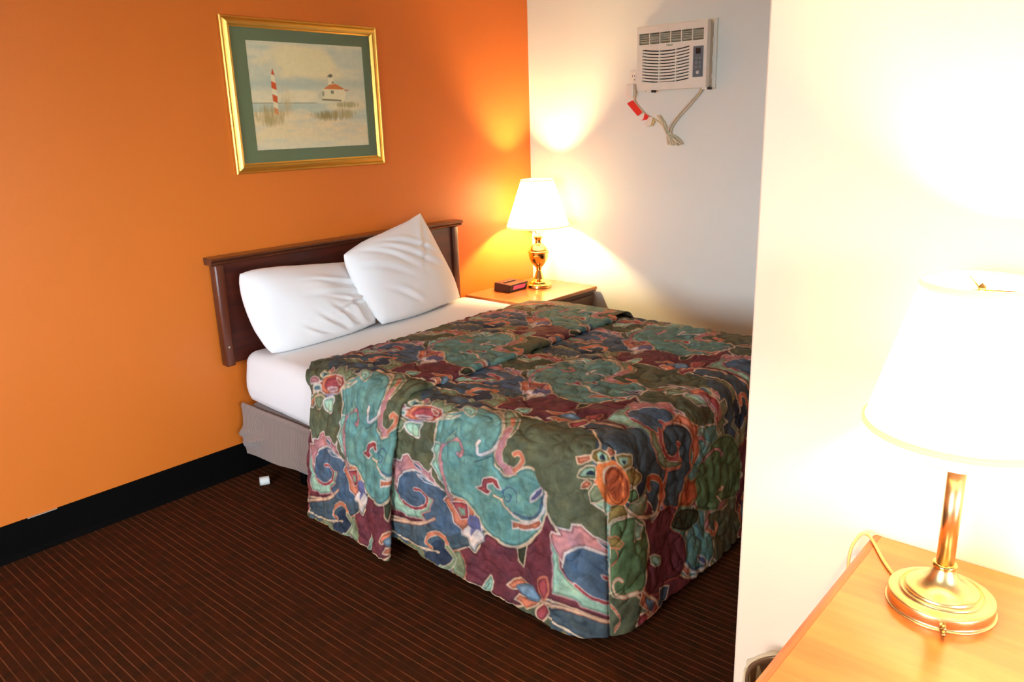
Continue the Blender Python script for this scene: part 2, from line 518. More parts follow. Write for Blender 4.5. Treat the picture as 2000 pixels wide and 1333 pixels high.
def baseboard(name, axis, a0, a1, face):
    hgt, t = 0.138, 0.008
    s = -1 if name != 'baseboard_left' else 1
    prof = [(face, 0.0), (face + s * 0.018, 0.0), (face + s * 0.014, 0.005), (face + s * 0.010, 0.012), (face + s * t, 0.022),
            (face + s * t, hgt - 0.004), (face + s * 0.004, hgt), (face, hgt)]
    return struct(extrude_profile(name, prof, axis, a0, a1, 'black_vinyl'))
bb = baseboard('baseboard_back', 'x', RXL, 0.0, 0.0)
box('paint_chip', (-2.92, -0.0088, 0.1370), (-2.82, -0.001, 0.1388), 'paint_chip', bb)
baseboard('baseboard_right', 'y', PY, -0.03, 0.0)
baseboard('baseboard_partition', 'y', RYB, PY, PX)

# ------------------------------------------------------------------ framed picture
def build_picture():
    x0, x1, z0, z1 = -1.927, -1.131, 1.301, 1.924
    cx, cz = (x0 + x1) / 2, (z0 + z1) / 2
    root = empty('framed_picture', (cx, 0, cz), 'gold-framed seaside watercolour with green mat hanging on the orange wall', 'picture')
    def local(p): return (p[0] - cx, p[1], p[2] - cz)
    FW = 0.042
    # moulding section: (inset from the outer edge, depth from the wall)
    sec = [(0, 0.001), (0, 0.017), (0.004, 0.022), (0.009, 0.0225), (0.012, 0.019), (0.018, 0.024), (0.026, 0.0275), (0.033, 0.025), (0.037, 0.018), (FW, 0.0145), (FW, 0.004)]
    corners = [(x0, z0), (x1, z0), (x1, z1), (x0, z1)]
    inn = [(1, 1), (-1, 1), (-1, -1), (1, -1)]
    for i in range(4):
        (ax, az), (bx_, bz) = corners[i], corners[(i + 1) % 4]
        ia, ib = inn[i], inn[(i + 1) % 4]
        vs_ = []
        for ins, dep in sec:
            vs_.append(local((ax + ia[0] * ins, -dep, az + ia[1] * ins)))
            vs_.append(local((bx_ + ib[0] * ins, -dep, bz + ib[1] * ins)))
        n = len(sec)
        fs = [(2 * j, 2 * j + 1, 2 * j + 3, 2 * j + 2) for j in range(n - 1)] + [tuple(2 * j for j in range(n)), tuple(2 * j + 1 for j in reversed(range(n)))]
        me = pydata('frame_rail', vs_, fs)
        b = bmesh.new(); b.from_mesh(me); bmesh.ops.recalc_face_normals(b, faces=b.faces); b.to_mesh(me); b.free()
        link('frame_rail', me, 'gold_leaf', root)
    # mat board as a ring with bevelled window
    mx0, mx1, mz0, mz1 = x0 + FW - 0.004, x1 - FW + 0.004, z0 + FW - 0.004, z1 - FW + 0.004
    ax0, ax1, az0, az1 = -1.816, -1.214, 1.392, 1.836
    o4 = [(mx0, mz0), (mx1, mz0), (mx1, mz1), (mx0, mz1)]; i4 = [(ax0, az0), (ax1, az0), (ax1, az1), (ax0, az1)]
    vs_ = [local((a, -0.010, b)) for a, b in o4] + [local((a, -0.010, b)) for a, b in i4]
    e = 0.002
    j4 = [(ax0 + e, az0 + e), (ax1 - e, az0 + e), (ax1 - e, az1 - e), (ax0 + e, az1 - e)]
    vs_ += [local((a, -0.0075, b)) for a, b in j4]
    fs = []
    for i in range(4):
        j = (i + 1) % 4
        fs.append((i, j, 4 + j, 4 + i)); fs.append((4 + i, 4 + j, 8 + j, 8 + i))
    link('mat_board', pydata('mat_board', vs_, fs), 'mat_board', root)
    # the print
    n, m = 230, 300
    U, Vv = np.meshgrid(np.linspace(0, 1, m), np.linspace(0, 1, n))   # U right, Vv up
    img = paint_seascape(U, Vv)
    X = ax0 - 0.001 + U * (ax1 - ax0 + 0.002); Z = az0 - 0.001 + Vv * (az1 - az0 + 0.002)
    g = np.stack([X - cx, np.full_like(X, -0.0072), Z - cz], -1)
    o = link('watercolour_print', grid_mesh('watercolour_print', [g], [img]), 'watercolour_print', root)
    o['label'] = 'pale beach watercolour with striped pole and lighthouse'
    box('picture_glass', (mx0, -0.0125, mz0), (mx1, -0.0115, mz1), 'picture_glass', root, off=(cx, 0, cz))
    box('backing_board', (mx0, -0.006, mz0), (mx1, -0.001, mz1), 'mat_board', root, off=(cx, 0, cz))

def paint_seascape(U, V):
    """A watercolour beach; U,V in 0..1, measured on the print itself."""
    def mixc(img, a, c):
        a = np.clip(a, 0, 1)[..., None]
        return img * (1 - a) + L3(c) * a
    n1 = vnoise(U, V * 1.6, 5, 11, 4); n2 = vnoise(U * 1.0, V * 3.2, 7, 23, 4); n3 = vnoise(U * 6, V, 12, 31, 3)
    img = np.ones(U.shape + (3,)) * L3((214, 208, 182))
    img = mixc(img, (n2 * 2.2 + 0.5) * 0.8, (190, 196, 180))
    def blob(cx, cy, rx, ry, soft=0.6):
        d = ((U - cx) / rx) ** 2 + ((V - cy) / ry) ** 2 + n1 * 1.1
        return np.clip((1.0 - d) / soft, 0, 1)
    # big warm cloud and lower haze band
    img = mixc(img, blob(0.42, 0.82, 0.36, 0.20) * 0.9, (232, 214, 170))
    img = mixc(img, blob(0.62, 0.72, 0.22, 0.10) * 0.7, (230, 212, 170))
    img = mixc(img, np.exp(-((V - 0.615 + 0.03 * n1) / 0.055) ** 2) * 0.75, (176, 186, 172))
    img = mixc(img, blob(0.9, 0.86, 0.2, 0.14) * 0.6, (188, 196, 182))
    img = mixc(img, blob(0.42, 0.50, 0.2, 0.08) * 0.7, (232, 216, 178))
    img = mixc(img, blob(0.10, 0.50, 0.14, 0.06) * 0.5, (228, 212, 176))
    # sea and far shore
    sea = np.clip((0.438 - V) / 0.012, 0, 1) * np.clip((V - 0.28) / 0.05, 0, 1)
    img = mixc(img, sea * np.clip(1.05 - U * 0.55, 0, 1) * 0.8, (176, 190, 178))
    img = mixc(img, np.exp(-((V - 0.437) / 0.0045) ** 2) * np.clip((0.56 - U) * 20, 0, 1) * 0.8 * (n3 > -0.22), (126, 118, 92))
    # sand
    dune = 0.365 - 0.20 * np.clip(U - 0.28, 0, 1) + 0.05 * np.exp(-((U - 0.42) / 0.1) ** 2) + 0.012 * n2
    img = mixc(img, np.clip((dune - V) / 0.02, 0, 1), (222, 204, 166))
    img = mixc(img, np.clip((dune - V) / 0.02, 0, 1) * np.clip(0.42 + n2 * 2.6 - V * 1.2, 0, 1) * 0.8, (196, 194, 178))
    img = mixc(img, np.clip((0.13 - V) / 0.1, 0, 1) * 0.6, (214, 208, 186))
    img = mixc(img, blob(0.80, 0.40, 0.24, 0.06) * 0.7, (226, 210, 172))
    img = mixc(img, blob(0.93, 0.30, 0.1, 0.03) * 0.7, (180, 190, 182))
    # reeds
    def reeds(cx, cy, rx, ry, c, k_):
        d = ((U - cx) / rx) ** 2 + ((V - cy) / ry) ** 2
        return mixc(img, np.clip(1 - d + n3 * 1.5 + n1 * 0.8, 0, 1) * k_, c)
    img = reeds(0.13, 0.33, 0.13, 0.11, (168, 146, 96), 0.85)
    img = reeds(0.27, 0.40, 0.06, 0.10, (188, 158, 108), 0.6)
    img = reeds(0.62, 0.31, 0.15, 0.055, (150, 132, 82), 0.95)
    img = reeds(0.76, 0.325, 0.13, 0.06, (164, 144, 92), 0.8)
    img = reeds(0.82, 0.42, 0.12, 0.035, (160, 148, 98), 0.8)
    img = reeds(0.30, 0.49, 0.06, 0.10, (206, 186, 140), 0.35)
    def poly(pts, c, soft=0.004, a=1.0):
        return mixc(img, np.clip(0.5 - poly_sd(U, V * 0.74, [(p[0], p[1] * 0.74) for p in pts]) / soft, 0, 1) * a, c)
    # house with lantern
    img = poly([(0.555, 0.525), (0.62, 0.585), (0.80, 0.575), (0.81, 0.50), (0.79, 0.455), (0.555, 0.47)], (224, 214, 180))
    img = poly([(0.553, 0.52), (0.60, 0.56), (0.595, 0.47), (0.555, 0.475)], (190, 188, 164), a=0.7)
    img = poly([(0.610, 0.572), (0.672, 0.618), (0.725, 0.622), (0.795, 0.578), (0.79, 0.568)], (206, 120, 62))
    img = poly([(0.655, 0.615), (0.662, 0.68), (0.70, 0.682), (0.708, 0.62)], (226, 216, 186))
    img = poly([(0.65, 0.69), (0.675, 0.715), (0.69, 0.716), (0.705, 0.70), (0.685, 0.682)], (110, 104, 84))
    img = poly([(0.688, 0.625), (0.69, 0.645), (0.705, 0.645), (0.705, 0.625)], (140, 104, 70))
    img = poly([(0.672, 0.53), (0.675, 0.558), (0.70, 0.558), (0.70, 0.525)], (124, 122, 96))
    img = poly([(0.595, 0.505), (0.597, 0.55), (0.612, 0.55), (0.61, 0.50)], (150, 146, 116))
    img = poly([(0.585, 0.462), (0.595, 0.478), (0.765, 0.468), (0.762, 0.452)], (120, 104, 72), a=0.9)
    img = poly([(0.80, 0.57), (0.84, 0.566), (0.845, 0.56), (0.80, 0.555)], (190, 120, 80))
    # striped marker pole
    xs = lambda t: 0.190 + 0.008 * t
    def stripe(v0, v1, w0, w1, sk, c):
        return poly([(xs(0) - w0, v0), (xs(0) + w0, v0 - sk), (xs(0) + w1, v1 - sk), (xs(0) - w1, v1)], c)
    for v0, v1, c, w0, w1 in ((0.345, 0.40, (210, 140, 90), 0.017, 0.017), (0.40, 0.455, (226, 212, 178), 0.017, 0.018), (0.455, 0.52, (206, 92, 50), 0.018, 0.02),
                              (0.52, 0.575, (228, 216, 184), 0.02, 0.02), (0.575, 0.64, (208, 88, 48), 0.021, 0.018), (0.64, 0.70, (228, 216, 184), 0.018, 0.013)):
        img = stripe(v0, v1, w0, w1, 0.02, c)
    img = poly([(0.178, 0.70), (0.192, 0.755), (0.206, 0.69)], (200, 82, 48))
    return np.clip(img * np.array([1.22, 1.14, 0.98]), 0, 0.92)
build_picture()

# ------------------------------------------------------------------ headboard
def build_headboard():
    x0, x1, z0, z1 = -2.100, -0.688, 0.512, 0.950
    cx = (x0 + x1) / 2
    root = empty('headboard', (cx, 0, z0), 'dark mahogany headboard with moulded cap fixed to the orange wall', 'headboard')
    o = (cx, 0, z0)
    box('panel', (x0 + 0.02, -0.040, z0 + 0.01), (x1 - 0.02, -0.010, z1), 'mahogany_x', root, 0.002, off=o)
    for xa, xb in ((x0, x0 + 0.042), (x1 - 0.042, x1)):
        st = box('stile', (xa, -0.054, z0), (xb, -0.008, z1), 'mahogany_z', root, 0.008, 3, True, off=o)
    s_ = lathe('screw', [(0.0, -0.002), (0.005, -0.002), (0.005, 0.0), (0.0, 0.001)], 'paint_chip', root, 12)
    s_.rotation_euler = (math.radians(90), 0, 0); s_.location = (x0 + 0.02 - cx, -0.0542, 0.085)
    cap = [(-0.005, 0.0), (-0.058, 0.0), (-0.064, 0.004), (-0.066, 0.009), (-0.062, 0.013), (-0.072, 0.016), (-0.077, 0.021), (-0.074, 0.026), (-0.062, 0.029), (-0.005, 0.030)]
    extrude_profile('cap_rail', [(y, z + z1 - z0) for y, z in cap], 'x', x0 - 0.018 - cx, x1 + 0.018 - cx, 'mahogany_cap', root)
build_headboard()

# ------------------------------------------------------------------ bed
BX0, BX1, BY0, BY1 = -2.055, -0.69, -0.075, -1.925
def rounded_slab(name, x0, x1, y0, y1, z0, z1, r, mat, rz=0.05, bulge=0.0, label=None, cat=None, wr=0.003, seed=3, hem=None):
    """soft slab with rounded plan corners and rounded top edge; open outline walked in plan"""
    prof = []                                    # (inset, z)
    prof.append((0.03, z0)); prof.append((0.004, z0 + 0.004))
    for t in np.linspace(0, 1, 8)[1:]:
        prof.append((-bulge * math.sin(math.pi * t), z0 + 0.004 + (z1 - rz - z0 - 0.004) * t))
    for a in np.linspace(0, math.pi / 2, 9)[1:]:
        prof.append((rz * (1 - math.cos(a)), z1 - rz + rz * math.sin(a)))
    plan = []
    for cx, cy, a0 in ((x1 - r, y0 - r, 0), (x0 + r, y0 - r, 90), (x0 + r, y1 + r, 180), (x1 - r, y1 + r, 270)):
        for a in np.linspace(a0, a0 + 90, 9):
            plan.append((cx, cy, math.cos(math.radians(a)), math.sin(math.radians(a))))
    # subdivide long straights
    dense = []
    for i, p in enumerate(plan):
        dense.append(p); q = plan[(i + 1) % len(plan)]
        d = math.hypot(q[0] - p[0], q[1] - p[1])
        if d > 0.1:
            nn = int(d / 0.04)
            for k_ in range(1, nn):
                t = k_ / nn
                dense.append((p[0] + (q[0] - p[0]) * t, p[1] + (q[1] - p[1]) * t, p[2], p[3]))
    n = len(dense); vs_ = []; fs = []
    for ins, z in prof:
        for cx, cy, nx, ny in dense:
            zz = z
            x_ = cx + nx * (r - ins); y_ = cy + ny * (r - ins)
            k_ = float(vnoise(np.array([(x_ + y_ * 1.3)]), np.array([z * 1.0]), 5, seed, 3)[0])
            x_ += nx * k_ * wr * 4; y_ += ny * k_ * wr * 4
            if hem is not None: zz = hem(x_, y_, z)
            vs_.append((x_, y_, zz))
    for j in range(len(prof) - 1):
        for i in range(n):
            a, b = j * n + i, j * n + (i + 1) % n
            fs.append((a, b, b + n, a + n))
    top = (len(prof) - 1) * n
    # inner rings so that the top stays a soft surface
    prev = top
    for s in (0.8, 0.5, 0.2):
        st = len(vs_)
        mx, my = (x0 + x1) / 2, (y0 + y1) / 2
        for i in range(n):
            vx, vy, vz = vs_[top + i]
            x_ = mx + (vx - mx) * s; y_ = my + (vy - my) * (1 - (1 - s) * 0.8)
            vs_.append((x_, y_, z1 + 0.004 * (1 - s) + 0.004 * float(vnoise(np.array([x_]), np.array([y_]), 6, seed + 5, 2)[0])))
            fs.append((prev + i, prev + (i + 1) % n, st + (i + 1) % n, st + i))
        prev = st
    fs.append(tuple(prev + i for i in range(n)))
    fs.append(tuple(reversed(range(n))))
    o = link(name, pydata(name, vs_, fs), mat, None, True)
    if label: tag(o, label, cat)
    return o

def sheet_hem(x, y, z):
    # the fitted sheet ends a little higher at the head end of the mattress
    if z < 0.40: return z + 0.03 * max(0.0, 1.0 + y / 0.55)
    return z
rounded_slab('mattress', BX0, BX1, BY0, BY1, 0.345, 0.575, 0.07, 'sheet_cotton', 0.055, 0.008,
             'mattress in a smooth white fitted sheet under the pillows', 'mattress', 0.0035, 3, sheet_hem)
bs = rounded_slab('box_spring', BX0 + 0.012, BX1 - 0.005, BY0 - 0.005, BY1 + 0.01, 0.109, 0.338, 0.04, 'taupe_ribbed_fabric', 0.02, 0.004,
             'taupe ribbed fabric box spring below the white mattress', 'box spring', 0.004, 9)
def build_cover():
    # loose fabric of the box spring, slack at the head-end corner
    Y = np.linspace(-0.055, -1.0, 70); Z = np.linspace(0.0, 1.0, 26)
    YY, ZZ = np.meshgrid(Y, Z, indexing='ij')
    t = np.clip((-YY - 0.055) / 0.5, 0, 1)
    zt = 0.343 - 0.004 * t + 0.004 * vnoise(YY, YY * 0, 14, 3, 2)
    zb = 0.108 + 0.034 * t
    z = zb + (zt - zb) * ZZ
    sag = np.exp(-((YY + 0.09) / 0.10) ** 2)
    x = BX0 - 0.002 - 0.010 * (1 - ZZ) - 0.024 * sag * np.exp(-((ZZ - 0.36) / 0.16) ** 2) * (1 + 0.6 * np.sin(ZZ * 22 + YY * 40)) \
        - 0.006 * np.sin(YY * 16 + ZZ * 3.5) * (1 - ZZ) - 0.004 * vnoise(YY, ZZ * 0.3, 12, 8, 3)
    x -= 0.006 * np.exp(-((ZZ - 0.93) / 0.05) ** 2)
    g = np.stack([x, YY, z], -1)
    g2 = g.copy(); g2[..., 0] += 0.004
    o = link('fabric_cover', grid_mesh('fabric_cover', [g, g2[::-1]]), 'taupe_ribbed_fabric', bs)
build_cover()
fr_ = empty('bed_frame', (-1.37, -1.0, 0), 'black iron bed frame hidden below the box spring', 'bed frame')
for xa in (BX0 + 0.10, BX1 - 0.14):
    box('side_rail', (xa - 0.02, BY1 + 0.05, 0.068), (xa + 0.02, BY0 - 0.03, 0.1075), 'black_iron', fr_, off=(-1.37, -1.0, 0))
for ya in (BY0 - 0.25, (BY0 + BY1) / 2, BY1 + 0.25):
    box('cross_rail', (BX0 + 0.12, ya - 0.02, 0.066), (BX1 - 0.16, ya + 0.02, 0.104), 'black_iron', fr_, off=(-1.37, -1.0, 0))
    for xa in (BX0 + 0.10, BX1 - 0.14):
        box('leg', (xa - 0.018, ya - 0.018, 0.0), (xa + 0.018, ya + 0.018, 0.0685), 'black_iron', fr_, 0.004, off=(-1.37, -1.0, 0))

# ---- pillows
def pillow(name, corners, thick, label, seed, dents=(), fold=0.01, ears=(1, 1, 1, 1), pin=0.06):
    """corners TL, TR, BR, BL seen from the front; the body swells to both sides of that quad; ears: 1 keeps a pointed corner, 0 rounds it off"""
    TL, TR, BR, BL = (np.array(c, float) for c in corners)
    n = 120
    u = np.linspace(-1, 1, n); v_ = np.linspace(-1, 1, n)
    u = np.sin(u * math.pi / 2) * 0.55 + u * 0.45; v_ = np.sin(v_ * math.pi / 2) * 0.55 + v_ * 0.45
    Uu, Vv = np.meshgrid(u, v_, indexing='ij')
    Nn = np.cross(TR - BL, TL - BR); Nn /= np.linalg.norm(Nn)
    if Nn[1] > 0: Nn = -Nn
    # round the corners that are not pulled into ears
    wts = np.zeros_like(Uu)
    for (su, sv_), e in zip(((-1, 1), (1, 1), (1, -1), (-1, -1)), ears):
        wts += (1 - e) * np.clip(Uu * su, 0, 1) ** 2 * np.clip(Vv * sv_, 0, 1) ** 2
    rnd = 1 - 0.20 * wts
    side = 1 - 0.5 * wts
    Us = Uu * (1 - pin * (1 - Vv ** 2) * np.abs(Uu) ** 3) * rnd
    Vs = Vv * (1 - pin * (1 - Uu ** 2) * np.abs(Vv) ** 3) * rnd
    Us += 0.012 * vnoise(Vv * 1.0, Uu * 0.3, 3.5, seed + 70, 3) * np.abs(Uu) ** 4; Vs += 0.03 * vnoise(Uu, Vv * 0.3, 3.0, seed + 80, 3) * np.abs(Vv) ** 4
    a = (Us + 1) / 2; b = (Vs + 1) / 2
    P = ((1 - a) * (1 - b))[..., None] * BL + (a * (1 - b))[..., None] * BR + ((1 - a) * b)[..., None] * TL + (a * b)[..., None] * TR
    body = np.clip((1 - np.abs(Uu) ** 2.4), 0, 1) ** 0.5 * np.clip((1 - np.abs(Vv) ** 2.4), 0, 1) ** 0.5
    edge = np.clip(np.minimum(1 - np.abs(Uu), 1 - np.abs(Vv)) * 5, 0, 1)
    cr = np.zeros_like(Uu)
    wob = 0.10 * vnoise(Uu, Vv, 2.5, seed + 40, 2)
    for (du, dv, ang, k_, wid, ln) in dents:
        # one soft crease: a valley with a raised lip, long in direction ang
        uu = Uu - du; vv = Vv - dv
        s_ = uu * math.cos(ang) + vv * math.sin(ang); t_ = -uu * math.sin(ang) + vv * math.cos(ang) + wob * (0.5 + np.abs(s_)) + 0.25 * s_ ** 2
        w_ = np.exp(-(s_ / ln) ** 2)
        cr += k_ * w_ * (-np.exp(-(t_ / wid) ** 2) + 0.75 * np.exp(-((t_ - 1.6 * wid) / (wid * 1.2)) ** 2))
    big = vnoise(Uu + 3, Vv + 5, 1.3, seed, 2)
    front = thick * body * (0.85 + 0.35 * big) + fold * cr * edge
    back = thick * body * 0.62
    g1 = P + front[..., None] * Nn; g2 = P - back[..., None] * Nn
    g1[..., 2] = np.maximum(g1[..., 2], 0.579); g2[..., 2] = np.maximum(g2[..., 2], 0.579)
    lim = -0.058
    g1[..., 1] = np.minimum(g1[..., 1], lim); g2[..., 1] = np.minimum(g2[..., 1], lim)
    me = grid_mesh(name, [g1, g2[::-1]])
    b_ = bmesh.new(); b_.from_mesh(me); bmesh.ops.remove_doubles(b_, verts=b_.verts, dist=1e-5); bmesh.ops.recalc_face_normals(b_, faces=b_.faces)
    b_.to_mesh(me); b_.free()
    me.polygons.foreach_set('use_smooth', np.ones(len(me.polygons), bool))
    o = link(name, me, 'pillow_cotton')
    return tag(o, label, 'pillow', 'bed pillows')
pillow('pillow', [(-2.085, -0.135, 0.945), (-1.45, -0.10, 0.872), (-1.395, -0.225, 0.575), (-2.04, -0.255, 0.557)], 0.105,
       'slumped white pillow at the left end of the headboard', 3,
       [(0.62, -0.45, 1.9, 1.0, 0.06, 0.35), (0.35, -0.55, 2.2, 1.0, 0.05, 0.35), (0.10, -0.62, 2.3, 0.9, 0.05, 0.3), (-0.15, -0.72, 2.4, 0.7, 0.045, 0.25),
        (0.55, 0.05, -0.25, 0.9, 0.06, 0.5), (0.5, 0.35, -0.35, 0.8, 0.06, 0.45), (0.65, -0.2, 0.2, 0.9, 0.05, 0.4), (0.45, -0.15, -0.6, 0.6, 0.05, 0.4)], 0.014, (0.35, 1.0, 0.5, 0.3), 0.02)
pillow('pillow', [(-1.63, -0.215, 0.955), (-1.050, -0.16, 1.058), (-0.785, -0.175, 0.575), (-1.45, -0.265, 0.562)], 0.105,
       'plump white pillow with a pointed top corner nearer the lit lamp', 12,
       [(-0.25, 0.60, -0.75, 0.9, 0.06, 0.5), (0.05, 0.55, -0.7, 1.0, 0.055, 0.55), (0.30, 0.62, -0.62, 0.9, 0.05, 0.5), (-0.45, 0.35, -0.6, 0.7, 0.07, 0.45),
        (-0.35, -0.35, -0.9, 0.8, 0.06, 0.3), (0.55, 0.5, 0.9, 0.6, 0.06, 0.45), (0.5, 0.1, -0.7, 0.4, 0.08, 0.4)], 0.013, (0.25, 1.0, 0.6, 0.4), 0.05)

